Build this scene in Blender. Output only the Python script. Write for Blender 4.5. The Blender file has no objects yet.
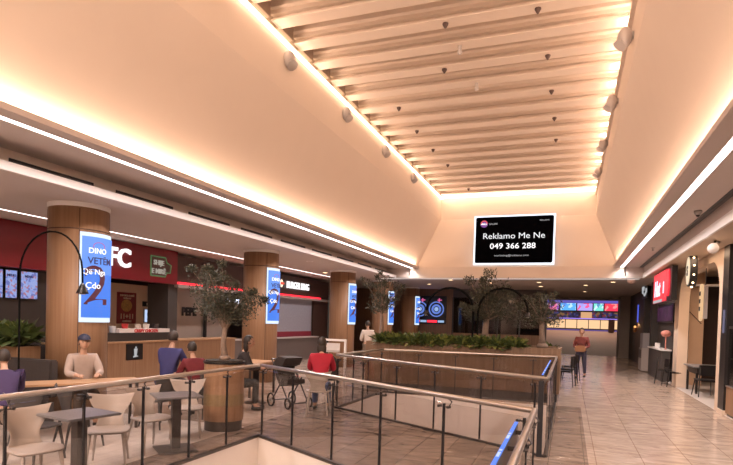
import bpy, bmesh, math, random
from mathutils import Vector, Matrix
R = math.radians
PI = math.pi
random.seed(7)
SC = bpy.context.scene
COL = SC.collection

# ------------------------------------------------------------------ camera
cam_d = bpy.data.cameras.new('camera')
cam = bpy.data.objects.new('camera', cam_d)
COL.objects.link(cam)
YAW, PITCH, ROLL = R(-20.230), R(-1.347), R(1.713)
fw = Vector((math.sin(YAW)*math.cos(PITCH), math.cos(YAW)*math.cos(PITCH), math.sin(PITCH)))
rt = fw.cross(Vector((0, 0, 1))).normalized()
up = rt.cross(fw)
r2 = rt*math.cos(ROLL) + up*math.sin(ROLL)
u2 = -rt*math.sin(ROLL) + up*math.cos(ROLL)
m = Matrix.Identity(4)
for i in range(3):
    m[i][0] = r2[i]; m[i][1] = u2[i]; m[i][2] = -fw[i]
m[0][3], m[1][3], m[2][3] = 0.0, 0.0, 1.8
cam.matrix_world = m
cam_d.sensor_width = 36
cam_d.lens = 544.86/733*36
cam_d.shift_x = (366.5-368.3)/733
cam_d.shift_y = (332.88-232.5)/733
cam_d.clip_end = 200
SC.camera = cam

# ------------------------------------------------------------------ world, exposure
w = bpy.data.worlds.new('world'); SC.world = w; w.use_nodes = True
w.node_tree.nodes['Background'].inputs[0].default_value = (1.0, .8, .65, 1)
w.node_tree.nodes['Background'].inputs[1].default_value = 0.05
vs = SC.view_settings
vs.view_transform = 'Standard'; vs.look = 'None'; vs.gamma = 1; vs.use_curve_mapping = False
vs.exposure = 0.0

XC = -2.3      # centre line of the atrium
WARM = (1.0, .67, .49)
WHITE = (1.0, .88, .85)

def area(name, loc, direction, sx, sy, energy, color, spread=180, roty=None):
    d = bpy.data.lights.new(name, 'AREA'); d.shape = 'RECTANGLE'; d.size = sx; d.size_y = sy
    d.energy = energy; d.color = color; d.spread = R(spread)
    o = bpy.data.objects.new(name, d); COL.objects.link(o)
    o.location = loc
    # local x runs along world Y unless told otherwise
    z = -Vector(direction).normalized()
    x = Vector(roty) if roty else Vector((0, 1, 0))
    x = (x - z*x.dot(z)).normalized(); y = z.cross(x)
    mm = Matrix.Identity(4)
    for i in range(3):
        mm[i][0] = x[i]; mm[i][1] = y[i]; mm[i][2] = z[i]; mm[i][3] = loc[i]
    o.matrix_world = mm
    return o

LY0, LY1 = -5.5, 22.3
for s in (-1, 1):
    # lower coves washing the sloping walls
    area('cove_lamp', (XC+s*3.84, (LY0+LY1)/2, 4.11), (-s*.12, 0, 1), LY1-LY0, .05, 270, WARM)
    # skylight coves washing the slats
    area('slat_lamp', (XC+s*3.09, (LY0+23)/2, 7.10), (-s*1.3, 0, 1), 23-LY0, .05, 300, WARM)
    # white line lamps in the band ceiling
    area('line_lamp', (XC+s*4.06, (LY0+LY1)/2, 4.02), (0, 0, -1), LY1-LY0, .07, 560, WHITE, 145)
area('slat_end_lamp', (XC, 23.2, 7.02), (0, -.6, 1), 6.0, .05, 70, WARM, roty=(1, 0, 0))
area('court_line_lamp', (-10.03, 9, 3.62), (0, 0, -1), 28, .07, 220, WHITE, 120)
area('far_line_lamp', (-4.0, 22.95, 3.62), (0, 0, -1), 8, .06, 40, WHITE, roty=(1, 0, 0))
area('rear_fill_lamp', (XC, -5.2, 6.5), (0, 1, -.14), 6.0, 3.0, 1100, (1, .77, .62), roty=(1, 0, 0))  # unseen fill light added behind the camera to brighten walls and slats

# ------------------------------------------------------------------ materials
MATS = {}
def nodes(name):
    mt = bpy.data.materials.new(name); mt.use_nodes = True
    nt = mt.node_tree
    return mt, nt, nt.nodes['Principled BSDF']
def mat(name, col, rough=.6, metal=0, noise=.06, scale=6, bump=0, spec=.5, coat=0):
    if name in MATS: return MATS[name]
    mt, nt, b = nodes(name)
    tc = nt.nodes.new('ShaderNodeTexCoord'); n = nt.nodes.new('ShaderNodeTexNoise')
    n.inputs['Scale'].default_value = scale; n.inputs['Detail'].default_value = 4
    nt.links.new(tc.outputs['Object'], n.inputs['Vector'])
    r = nt.nodes.new('ShaderNodeValToRGB')
    r.color_ramp.elements[0].color = tuple(c*(1-noise) for c in col)+(1,)
    r.color_ramp.elements[1].color = tuple(min(1, c*(1+noise)) for c in col)+(1,)
    nt.links.new(n.outputs['Fac'], r.inputs['Fac']); nt.links.new(r.outputs['Color'], b.inputs['Base Color'])
    b.inputs['Roughness'].default_value = rough; b.inputs['Metallic'].default_value = metal
    b.inputs['Specular IOR Level'].default_value = spec
    if coat: b.inputs['Coat Weight'].default_value = coat
    if bump:
        bp = nt.nodes.new('ShaderNodeBump'); bp.inputs['Strength'].default_value = bump; bp.inputs['Distance'].default_value = .01
        nt.links.new(n.outputs['Fac'], bp.inputs['Height']); nt.links.new(bp.outputs['Normal'], b.inputs['Normal'])
    MATS[name] = mt
    return mt
def emis(name, col, strength):
    if name in MATS: return MATS[name]
    mt, nt, b = nodes(name)
    b.inputs['Base Color'].default_value = (.02, .02, .02, 1)
    b.inputs['Emission Color'].default_value = tuple(col)+(1,)
    b.inputs['Emission Strength'].default_value = strength
    MATS[name] = mt
    return mt
def wood(name, c0, c1, rough=.5, axis='Z', scale=1.0, plank=0):
    mt, nt, b = nodes(name)
    tc = nt.nodes.new('ShaderNodeTexCoord'); mp = nt.nodes.new('ShaderNodeMapping')
    s = {'Z': (22, 22, .7), 'X': (.7, 22, 22), 'Y': (22, .7, 22)}[axis]
    mp.inputs['Scale'].default_value = tuple(v*scale for v in s)
    n = nt.nodes.new('ShaderNodeTexNoise'); n.inputs['Scale'].default_value = 1.0; n.inputs['Detail'].default_value = 5
    nt.links.new(tc.outputs['Object'], mp.inputs['Vector']); nt.links.new(mp.outputs['Vector'], n.inputs['Vector'])
    r = nt.nodes.new('ShaderNodeValToRGB')
    r.color_ramp.elements[0].position = .3; r.color_ramp.elements[1].position = .7
    r.color_ramp.elements[0].color = c0+(1,); r.color_ramp.elements[1].color = c1+(1,)
    nt.links.new(n.outputs['Fac'], r.inputs['Fac']); nt.links.new(r.outputs['Color'], b.inputs['Base Color'])
    b.inputs['Roughness'].default_value = rough
    MATS[name] = mt
    return mt
def glass_mat(name, tint=(1, 1, 1), rough=0.0, mixv=.12, refl=.9):
    mt, nt, b = nodes(name)
    nt.nodes.remove(b); out = nt.nodes['Material Output']
    tr = nt.nodes.new('ShaderNodeBsdfTransparent'); tr.inputs[0].default_value = tint+(1,)
    gl = nt.nodes.new('ShaderNodeBsdfGlossy'); gl.inputs['Roughness'].default_value = rough
    gl.inputs['Color'].default_value = (refl, refl, refl, 1)
    ge = nt.nodes.new('ShaderNodeNewGeometry'); vm = nt.nodes.new('ShaderNodeVectorMath'); vm.operation = 'DOT_PRODUCT'
    nt.links.new(ge.outputs['Normal'], vm.inputs[0]); nt.links.new(ge.outputs['Incoming'], vm.inputs[1])
    def mth(op, a, b):
        n_ = nt.nodes.new('ShaderNodeMath'); n_.operation = op
        for i_, v_ in enumerate((a, b)):
            if v_ is None: continue
            if isinstance(v_, (int, float)): n_.inputs[i_].default_value = v_
            else: nt.links.new(v_, n_.inputs[i_])
        return n_.outputs[0]
    q = mth('SUBTRACT', 1.0, mth('ABSOLUTE', vm.outputs['Value'], None))
    fr = mth('ADD', mth('MULTIPLY', mth('POWER', q, 5.0), .9), .035)
    mx = nt.nodes.new('ShaderNodeMixShader')
    nt.links.new(fr, mx.inputs[0]); nt.links.new(tr.outputs[0], mx.inputs[1]); nt.links.new(gl.outputs[0], mx.inputs[2])
    nt.links.new(mx.outputs[0], out.inputs[0])
    MATS[name] = mt
    return mt
def tile_mat(name, c0, c1, joint, sx, sy, rough=.22, vein=1.0):
    mt, nt, b = nodes(name)
    tc = nt.nodes.new('ShaderNodeTexCoord'); mp = nt.nodes.new('ShaderNodeMapping')
    mp.inputs['Location'].default_value = (.05, .2, 0)
    mp.inputs['Rotation'].default_value = (0, 0, PI/2)
    br = nt.nodes.new('ShaderNodeTexBrick')
    br.inputs['Scale'].default_value = 1; br.inputs['Brick Width'].default_value = sy; br.inputs['Row Height'].default_value = sx
    br.inputs['Mortar Size'].default_value = .006; br.inputs['Mortar Smooth'].default_value = .2
    br.inputs['Color1'].default_value = (.93, .93, .93, 1); br.inputs['Color2'].default_value = (1.0, 1.0, 1.0, 1)
    br.inputs['Mortar'].default_value = joint+(1,)
    nt.links.new(tc.outputs['Object'], mp.inputs['Vector']); nt.links.new(mp.outputs['Vector'], br.inputs['Vector'])
    n = nt.nodes.new('ShaderNodeTexNoise'); n.inputs['Scale'].default_value = 1.7*vein; n.inputs['Detail'].default_value = 9
    n.inputs['Roughness'].default_value = .65; n.inputs['Distortion'].default_value = 1.2
    mp2 = nt.nodes.new('ShaderNodeMapping'); mp2.inputs['Scale'].default_value = (1, 2.4, 1)
    nt.links.new(tc.outputs['Object'], mp2.inputs['Vector']); nt.links.new(mp2.outputs['Vector'], n.inputs['Vector'])
    r = nt.nodes.new('ShaderNodeValToRGB')
    r.color_ramp.elements[0].position = .34; r.color_ramp.elements[1].position = .66
    r.color_ramp.elements[0].color = c0+(1,); r.color_ramp.elements[1].color = c1+(1,)
    nt.links.new(n.outputs['Fac'], r.inputs['Fac'])
    mx = nt.nodes.new('ShaderNodeMix'); mx.data_type = 'RGBA'; mx.blend_type = 'MULTIPLY'; mx.inputs[0].default_value = 1
    nt.links.new(r.outputs['Color'], mx.inputs[6]); nt.links.new(br.outputs['Color'], mx.inputs[7])
    nt.links.new(mx.outputs[2], b.inputs['Base Color'])
    rr = nt.nodes.new('ShaderNodeMapRange'); rr.inputs[3].default_value = rough*.7; rr.inputs[4].default_value = rough*1.5
    nt.links.new(n.outputs['Fac'], rr.inputs[0]); nt.links.new(rr.outputs[0], b.inputs['Roughness'])
    bp = nt.nodes.new('ShaderNodeBump'); bp.inputs['Strength'].default_value = .25; bp.inputs['Distance'].default_value = .004
    nt.links.new(br.outputs['Fac'], bp.inputs['Height']); bp.invert = True
    nt.links.new(bp.outputs['Normal'], b.inputs['Normal'])
    MATS[name] = mt
    return mt
def screen_mat(name, cols, strength, scale=6):
    """lit screen showing blurry pictures"""
    mt, nt, b = nodes(name)
    tc = nt.nodes.new('ShaderNodeTexCoord'); v = nt.nodes.new('ShaderNodeTexVoronoi'); v.inputs['Scale'].default_value = scale
    nt.links.new(tc.outputs['Object'], v.inputs['Vector'])
    sp = nt.nodes.new('ShaderNodeSeparateColor'); nt.links.new(v.outputs['Color'], sp.inputs[0])
    r = nt.nodes.new('ShaderNodeValToRGB'); r.color_ramp.interpolation = 'CONSTANT'
    while len(r.color_ramp.elements) < len(cols): r.color_ramp.elements.new(.5)
    for i, c in enumerate(cols):
        r.color_ramp.elements[i].position = i/len(cols); r.color_ramp.elements[i].color = tuple(c)+(1,)
    nt.links.new(sp.outputs[0], r.inputs['Fac']); nt.links.new(r.outputs['Color'], b.inputs['Emission Color'])
    b.inputs['Emission Strength'].default_value = strength; b.inputs['Base Color'].default_value = (.02, .02, .02, 1)
    MATS[name] = mt
    return mt

PLASTER = mat('plaster', (.74, .64, .55), .75, noise=.03, scale=1.5)
CEIL = mat('ceiling_paint', (.62, .54, .50), .8, noise=.03, scale=2)
CEILW = mat('white_paint', (.88, .84, .82), .6, noise=.02)
SLAT = mat('slat_paint', (.68, .58, .49), .6, noise=.04, scale=3)
FASCIA = mat('slab_edge_paint', (.86, .79, .74), .7, noise=.04, scale=2)
WOOD = wood('oak_veneer', (.27, .15, .08), (.36, .215, .125), .45)
WOODX = wood('oak_veneer_flat', (.40, .235, .125), (.52, .32, .18), .4, 'X')
WOODD = wood('walnut_veneer', (.16, .085, .045), (.25, .14, .075), .5)
FLOOR = tile_mat('marble_tile', (.38, .285, .225), (.62, .50, .41), (.62, .55, .5), .6, 1.2, .16)
FLOORD = tile_mat('brown_marble_tile', (.15, .11, .085), (.33, .255, .205), (.5, .45, .4), .45, .9)
FLOORL = tile_mat('plank_tile', (.50, .42, .36), (.66, .57, .50), (.6, .58, .55), .22, 1.3, .3)
BLACK = mat('black_paint', (.012, .011, .012), .35, noise=.1)
DARK = mat('dark_panel', (.035, .028, .026), .5, noise=.15)
DARKG = mat('charcoal_panel', (.075, .065, .062), .5, noise=.1)
DBROWN = mat('dark_brown_panel', (.06, .03, .022), .5, noise=.15)
STEEL = mat('brushed_steel', (.62, .58, .55), .28, 1, noise=.04, scale=30)
DSTEEL = mat('dark_steel', (.10, .09, .09), .35, .8, noise=.05)
POSTM = mat('post_black', (.02, .02, .025), .4, .3)
GLASS = glass_mat('clear_glass', (.91, .895, .89))
GLASSD = glass_mat('shop_glass', (.60, .60, .62))
RED = mat('red_fascia', (.20, .010, .016), .4, noise=.08)
GREYP = mat('grey_plastic', (.46, .42, .40), .5, noise=.03)
WCHAIR = mat('offwhite_plastic', (.43, .375, .335), .45, noise=.03)
GTAB = mat('grey_laminate', (.20, .20, .21), .3, noise=.05)
UPH = mat('dark_upholstery', (.045, .035, .032), .7, noise=.2, scale=20, bump=.3)
SOIL = mat('soil', (.03, .022, .016), .9, noise=.4, scale=30, bump=.5)
BARK = mat('olive_bark', (.26, .19, .15), .9, noise=.3, scale=25, bump=.8)
LEAF = mat('olive_leaf', (.062, .066, .045), .6, noise=.5, scale=9)
LEAF2 = mat('glossy_leaf', (.07, .10, .03), .4, noise=.6, scale=12)
LEAFY = mat('yellow_green_leaf', (.18, .20, .05), .45, noise=.4, scale=12)
E_LINE = emis('line_light', (1, .88, .84), 5.0)
E_WARM = emis('warm_strip', (1, .66, .42), 5.0)
E_DOWN = emis('downlight_glow', (1, .66, .35), 7.0)
E_REDL = emis('red_led', (1, .02, .04), 2.2)
E_WTXT = emis('white_lit', (1, .97, .98), 1.3)
E_WDIM = emis('white_text_dim', (.8, .82, .85), .55)
E_BLUE = emis('poster_blue', (.05, .24, .95), .95)
E_BLUE2 = emis('poster_light_blue', (.13, .34, 1.0), 1.0)
E_FRAME = emis('poster_frame_glow', (.72, .84, 1), 1.2)
E_BLACKS = emis('screen_black', (.0, .0, .0), 0)

# ------------------------------------------------------------------ mesh helpers
ORG = {}
def bm_new(): return bmesh.new()
def box(bm, x0, x1, y0, y1, z0, z1):
    v = [bm.verts.new((x, y, z)) for x in (x0, x1) for y in (y0, y1) for z in (z0, z1)]
    for f in ((0, 1, 3, 2), (4, 6, 7, 5), (0, 4, 5, 1), (2, 3, 7, 6), (0, 2, 6, 4), (1, 5, 7, 3)):
        bm.faces.new([v[i] for i in f])
    return bm
def BX(*a): return box(bm_new(), *a)
def prism(bm, pts, axis, a, b):
    """polygon pts in the two other axes, extruded along axis from a to b"""
    def mk(p, t):
        return {'X': (t, p[0], p[1]), 'Y': (p[0], t, p[1]), 'Z': (p[0], p[1], t)}[axis]
    A = [bm.verts.new(mk(p, a)) for p in pts]; B = [bm.verts.new(mk(p, b)) for p in pts]
    n = len(pts)
    bm.faces.new(A); bm.faces.new(B[::-1])
    for i in range(n): bm.faces.new((A[i], A[(i+1) % n], B[(i+1) % n], B[i]))
    bmesh.ops.recalc_face_normals(bm, faces=bm.faces[:])
    return bm
def tube(bm, path, rad, seg=8, cap=True):
    path = [Vector(p) for p in path]; n = len(path)
    rads = rad if isinstance(rad, (list, tuple)) else [rad]*n
    rings = []
    ref = None
    for i, p in enumerate(path):
        t = (path[min(i+1, n-1)]-path[max(i-1, 0)]).normalized()
        if ref is None:
            ref = Vector((0, 0, 1)) if abs(t.z) < .9 else Vector((1, 0, 0))
        a = t.cross(ref)
        if a.length < 1e-4: a = t.cross(Vector((0, 1, 0)))
        a.normalize(); b = t.cross(a).normalized(); ref = b if abs(t.dot(b)) < .5 else ref
        ref = -b if False else ref
        rings.append([bm.verts.new(p+(a*math.cos(2*PI*k/seg)+b*math.sin(2*PI*k/seg))*rads[i]) for k in range(seg)])
        ref = a.cross(t)*-1 if a.cross(t).length > .1 else ref
    for i in range(n-1):
        A, B = rings[i], rings[i+1]
        off = min(range(seg), key=lambda o: (A[0].co-B[o].co).length)
        for k in range(seg):
            try: bm.faces.new((A[k], A[(k+1) % seg], B[(k+1+off) % seg], B[(k+off) % seg]))
            except ValueError: pass
    if cap:
        for rr in (rings[0], rings[-1]):
            try: bm.faces.new(rr)
            except ValueError: pass
    bmesh.ops.recalc_face_normals(bm, faces=bm.faces[:])
    return bm
def cyl(bm, x, y, z0, z1, r, seg=24, r1=None):
    return tube(bm, [(x, y, z0), (x, y, z1)], [r, r if r1 is None else r1], seg)
def blob(bm, c, r, sx=1, sy=1, sz=1, seg=16, mat3=None):
    res = bmesh.ops.create_uvsphere(bm, u_segments=seg, v_segments=seg//2+2, radius=r)
    for v in res['verts']:
        co = Vector((v.co.x*sx, v.co.y*sy, v.co.z*sz))
        if mat3: co = mat3 @ co
        v.co = co+Vector(c)
    return bm
def lathe(bm, prof, c=(0, 0, 0), seg=24, cap=True):
    rings = [[bm.verts.new((c[0]+r*math.cos(2*PI*k/seg), c[1]+r*math.sin(2*PI*k/seg), c[2]+z)) for k in range(seg)] for r, z in prof]
    for A, B in zip(rings, rings[1:]):
        for k in range(seg): bm.faces.new((A[k], A[(k+1) % seg], B[(k+1) % seg], B[k]))
    if cap:
        bm.faces.new(rings[0]); bm.faces.new(rings[-1])
    bmesh.ops.recalc_face_normals(bm, faces=bm.faces[:])
    return bm
def bevel(bm, w=.01, seg=2):
    bmesh.ops.bevel(bm, geom=bm.edges[:], offset=w, segments=seg, affect='EDGES', clamp_overlap=True)
    return bm
def xf(bm, M):
    bmesh.ops.transform(bm, matrix=M, verts=bm.verts[:]); return bm

def obj(name, bm, mt, parent=None, local=False, smooth=False, origin=None):
    """links bm as ONE mesh object; world coordinates unless local"""
    me = bpy.data.meshes.new(name)
    if not bm.verts: pass
    if parent is None:
        if origin is None:
            xs = [v.co.x for v in bm.verts]; ys = [v.co.y for v in bm.verts]; zs = [v.co.z for v in bm.verts]
            origin = Vector(((min(xs)+max(xs))/2, (min(ys)+max(ys))/2, min(zs)))
        origin = Vector(origin)
        for v in bm.verts: v.co -= origin
    elif not local:
        for v in bm.verts: v.co -= ORG[parent.name]
    if smooth:
        for f in bm.faces: f.smooth = True
    bm.to_mesh(me); bm.free()
    o = bpy.data.objects.new(name, me); COL.objects.link(o)
    if mt: me.materials.append(mt)
    if parent is None:
        o.location = origin; ORG[o.name] = origin
    else:
        o.parent = parent; ORG[o.name] = ORG[parent.name]
    if smooth:
        try:
            md = o.modifiers.new('wn', 'WEIGHTED_NORMAL')
        except Exception: pass
    return o
def tag(o, label, cat, group=None, kind=None):
    o['label'] = label; o['category'] = cat
    if group: o['group'] = group
    if kind: o['kind'] = kind
    return o
def struct(name, bm, mt, origin=None, smooth=False):
    o = obj(name, bm, mt, None, origin=origin, smooth=smooth); o['kind'] = 'structure'; return o
def thing(name, label, cat, loc=(0, 0, 0), rotz=0, group=None):
    o = bpy.data.objects.new(name, None); COL.objects.link(o)
    o.location = loc; o.rotation_euler = (0, 0, rotz); o.empty_display_size = .1
    ORG[o.name] = Vector(loc)
    return tag(o, label, cat, group)
def kids(o): return [c for c in bpy.data.objects if c.parent == o]
def dup(root, loc, rotz=0, label=None, group=None):
    r = root.copy(); COL.objects.link(r); r.location = loc; r.rotation_euler = (0, 0, rotz)
    ORG[r.name] = Vector(loc)
    if label: r['label'] = label
    if group: r['group'] = group
    for ch in kids(root):
        c = ch.copy(); COL.objects.link(c); c.parent = r
        for g in kids(ch):
            d = g.copy(); COL.objects.link(d); d.parent = c
    return r
def text_bm(s, size, depth=.01, bold=0, spacing=1.0, align='CENTER', shear=0):
    """text standing in the XZ plane facing -Y, centred on its baseline"""
    cu = bpy.data.curves.new('t', 'FONT'); cu.body = s; cu.size = size; cu.extrude = depth/2
    cu.offset = bold; cu.align_x = align; cu.space_character = spacing; cu.resolution_u = 3; cu.shear = shear
    o = bpy.data.objects.new('t', cu); COL.objects.link(o)
    bpy.context.view_layer.update()
    dg = bpy.context.evaluated_depsgraph_get()
    me = bpy.data.meshes.new_from_object(o.evaluated_get(dg))
    bm = bm_new(); bm.from_mesh(me)
    bpy.data.objects.remove(o); bpy.data.curves.remove(cu); bpy.data.meshes.remove(me)
    xf(bm, Matrix.Rotation(PI/2, 4, 'X'))
    return bm
def fit(bm, width):
    xs = [v.co.x for v in bm.verts]; k = width/(max(xs)-min(xs)); c = (max(xs)+min(xs))/2
    for v in bm.verts: v.co.x = (v.co.x-c)*k
    return bm
def face_x(bm, x, y, z):
    """turn a -Y facing text so it faces +X, reading along +Y... placed at x,y,z"""
    return xf(bm, Matrix.Translation((x, y, z)) @ Matrix.Rotation(PI/2, 4, 'Z'))
def face_mx(bm, x, y, z):
    return xf(bm, Matrix.Translation((x, y, z)) @ Matrix.Rotation(-PI/2, 4, 'Z'))
def move(bm, x, y, z): return xf(bm, Matrix.Translation((x, y, z)))

# ------------------------------------------------------------------ floor with two openings
AL, AR = -4.35, -.25                # openings: left and right edges
N1 = (-4.35, 7.13); N2 = (-.25, 4.80)     # far edge of the near opening
M1 = (-4.40, 10.13); M2 = (-.25, 7.78)    # near edge of the far opening
FY = 12.95                                  # far edge of the far opening
def slab(bm, pts, z0=-.02, z1=0): return prism(bm, pts, 'Z', z0, z1)
fb = bm_new()
for pts in ([(AR+.55, -6), (9, -6), (9, 37), (AR+.55, 37)],
            [(AL-.55, -6), (AL-.55, 37), (-17, 37), (-17, -6)],
            [(AL-.55, 13.0), (AR+.55, 13.0), (AR+.55, 37), (AL-.55, 37)]):
    slab(fb, pts)
struct('floor', fb, FLOOR, origin=(0, 0, 0))
fb = bm_new()
for pts in ([(AR, -6), (AR+.55, -6), (AR+.55, 13.0), (AR, 13.0)],
            [(AL, -6), (AL, 13.0), (AL-.55, 13.0), (AL-.55, -6)],
            [N1, N2, M2, M1, (AL, M1[1])]):
    slab(fb, pts)
struct('floor', fb, FLOORD, origin=(0, 0, 0))
# paler plank tiles in the dining court
struct('floor', slab(bm_new(), [(-4.9, -6), (-4.9, 7.6), (-10.2, 7.6), (-10.2, -6)], 0, .004), FLOORL, origin=(0, 0, 0))
# ramp up to the far foyer
rb = bm_new(); prism(rb, [(37, -.02), (55, 1.4), (70, 1.4), (70, 1.2), (55, 1.2), (37, -.25)], 'X', -8, 7)
struct('floor', rb, mat('foyer_carpet', (.42, .30, .25), .6, noise=.15, scale=1), origin=(0, 37, 0))
# slab edges round the openings
def edge_wall(name, A, B, t=.12, mt=FASCIA, depth=1.25):
    A = Vector((A[0], A[1], 0)); B = Vector((B[0], B[1], 0)); d = (B-A).normalized(); n = Vector((d.y, -d.x, 0))*t
    b = bm_new(); prism(b, [(A.x, A.y), (B.x, B.y), ((B+n).x, (B+n).y), ((A+n).x, (A+n).y)], 'Z', -depth, -.021)
    return struct(name, b, mt)
edge_wall('trim_1', (AL, N1[1]), (AL, -6))
edge_wall('trim_2', N2, N1)
edge_wall('trim_3', (AR, -6), N2)
edge_wall('trim_4', M1, M2)
edge_wall('trim_5', (AL, FY), (AL, M1[1]))
edge_wall('trim_6', (AR, FY), (AL, FY))
edge_wall('trim_7', M2, (AR, FY))
lf = bm_new(); box(lf, -17, 9, -6, 37, -4.6, -4.5)
struct('floor', lf, mat('lower_floor', (.45, .38, .33), .3, noise=.1), origin=(0, 0, -4.6))

# ------------------------------------------------------------------ atrium walls, skylight, band ceiling
Y0 = -6.0
def wall_side(s, name):
    b = bm_new()
    prof = [(XC+s*3.13, 7.45), (XC+s*3.13, 6.25), (XC+s*3.95, 4.09), (XC+s*4.10, 4.09), (XC+s*3.35, 6.3), (XC+s*3.35, 7.45)]
    prism(b, prof, 'Y', Y0, 23.6); return struct(name, b, PLASTER)
wall_side(-1, 'wall_left'); wall_side(1, 'wall_right')
# far wall of the atrium well, bent like the sides
b = bm_new(); prism(b, [(23.4, 7.45), (23.4, 6.25), (22.75, 4.1), (22.4, 4.1), (22.4, 3.65), (22.62, 3.65), (22.62, 3.9), (22.9, 3.9), (23.6, 6.2), (23.6, 7.45)], 'X', XC-4.2, XC+4.2)
struct('wall_far', b, PLASTER)
b = bm_new(); box(b, XC-9, XC+7, Y0-.2, Y0, -1, 7.6); struct('wall_rear', b, PLASTER)
b = bm_new(); box(b, XC-3.4, XC+3.4, Y0, 23.7, 7.85, 7.95); struct('ceiling', b, mat('skylight_roof', (.55, .42, .32), .8))
# band ceiling, lip of the cove, line light, vertical face, soffit
def band(s, outer, name):
    b = bm_new()
    x = lambda w_: XC+s*w_
    def pb(p): prism(b, p, 'Y', Y0, 22.4)
    pb([(x(3.75), 4.13), (x(3.75), 4.05), (x(4.00), 4.05), (x(4.00), 4.09), (x(3.77), 4.09), (x(3.77), 4.13)])
    pb([(x(4.12), 4.09), (x(4.12), 4.05), (x(outer), 4.05), (x(outer), 4.09)])
    return struct(name, b, CEIL)
band(-1, 5.22, 'ceiling'); band(1, 4.82, 'ceiling')
def lip_and_lines():
    for s, lab in ((-1, 'left'), (1, 'right')):
        b = bm_new(); x = sorted((XC+s*4.00, XC+s*4.12)); box(b, x[0], x[1], Y0, 22.38, 4.055, 4.08)
        tag(obj('line_light', b, E_LINE), 'long white line light recessed in the %s ceiling band beside the warm cove' % lab, 'light')
lip_and_lines()
# white line diffusers throw their glow on the beam: small end return
# left face with air slots, and court soffit
b = bm_new(); box(b, -7.62, -7.5, Y0, 22.4, 3.66, 4.09); struct('wall_left', b, mat('face_paint', (.80, .70, .62), .8))
b = bm_new(); box(b, -8.82, -7.10, Y0, 22.4, 3.65, 3.70); box(b, -9.98, -8.85, Y0, 22.4, 3.66, 3.70); box(b, -17, -10.07, Y0, 22.4, 3.66, 3.70)
box(b, -10.1, -9.95, Y0, 22.4, 3.70, 3.75); box(b, -8.9, -8.8, Y0, 22.4, 3.69, 3.73)
struct('ceiling', b, CEIL, origin=(0, 0, 3.65))
b = bm_new(); box(b, -7.10, -7.05, Y0, 22.4, 3.64, 3.76); struct('trim_8', b, CEILW)
b = bm_new(); box(b, -10.06, -9.99, Y0, 22.38, 3.665, 3.69)
tag(obj('line_light', b, E_LINE), 'white line light in the low ceiling over the dining court, behind the wooden columns', 'light')
# right face and soffit
b = bm_new(); box(b, 2.50, 2.60, Y0, 22.4, 3.66, 4.09); struct('wall_right', b, CEIL)
b = bm_new(); box(b, 2.47, 2.52, Y0, 22.4, 3.64, 3.82); struct('trim_9', b, CEILW)
b = bm_new(); box(b, 2.52, 9, Y0, 22.4, 3.65, 3.70); struct('ceiling', b, mat('soffit_warm_paint', (.66, .52, .40), .7))
# ceiling beyond the beam
b = bm_new(); box(b, -17, 9, 22.62, 37.0, 3.65, 3.72); box(b, -17, 9, 36.9, 37.05, 3.5, 3.9)
box(b, -17, XC-4.2, 22.4, 22.62, 3.65, 3.72); box(b, XC+4.2, 9, 22.4, 22.62, 3.65, 3.72)
struct('ceiling', b, mat('far_ceiling', (.50, .44, .40), .7), origin=(0, 30, 3.65))
b = bm_new(); box(b, -17, XC-4.15, 22.4, 22.45, 3.72, 4.1); box(b, XC+4.15, 9, 22.4, 22.45, 3.72, 4.1); struct('wall_far', b, CEIL)
b = bm_new(); box(b, -8, 2.4, 22.70, 22.78, 3.63, 3.649); tag(obj('line_light', b, emis('dim_line', (1, .9, .85), .9)), 'dim white line light on the dark ceiling just behind the far beam', 'light')
b = bm_new(); box(b, -17, -16.9, Y0, 37, 0, 3.65); struct('wall_left', b, DARK)
b = bm_new(); box(b, 8.9, 9, Y0, 37, 0, 3.65); struct('wall_right', b, DARK)

# slats across the skylight
SY = 10.51-12*.872
nsl = 0
slat0 = None
k = 0
XA, XB = XC-3.0, XC+3.1
while SY+k*.872 < 23.0:
    y = SY+k*.872
    if slat0 is None:
        b = bm_new()
        prism(b, [(0, 7.2), (.31, 7.2), (.31, 7.62), (-.07, 7.62), (-.07, 7.40), (-.02, 7.37), (-.02, 7.30), (.07, 7.30), (.07, 7.225), (0, 7.225)], 'X', XA-XC, XB-XC)
        xf(b, Matrix.Translation((0, 0, -7.2)))
        me = bpy.data.meshes.new('ceiling_slat'); b.to_mesh(me); b.free(); me.materials.append(SLAT)
        slat0 = bpy.data.objects.new('ceiling_slat', me); COL.objects.link(slat0); o = slat0
        cb = BX(-.15, -.02, .31, .80, .02, .40)
        o2 = obj('end_block', xf(cb, Matrix.Translation((XA-XC+.05, 0, 0))), mat('slat_block', (.42, .33, .26), .8), None, origin=(0, 0, 0))
        o2.parent = slat0
    else:
        o = slat0.copy(); COL.objects.link(o)
        c = o2.copy(); COL.objects.link(c); c.parent = o
    o.location = (XC, y, 7.2)
    tag(o, 'beige painted slat spanning the skylight, one of a row of identical slats', 'ceiling slat', 'slats across the skylight')
    k += 1
NS = k
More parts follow.
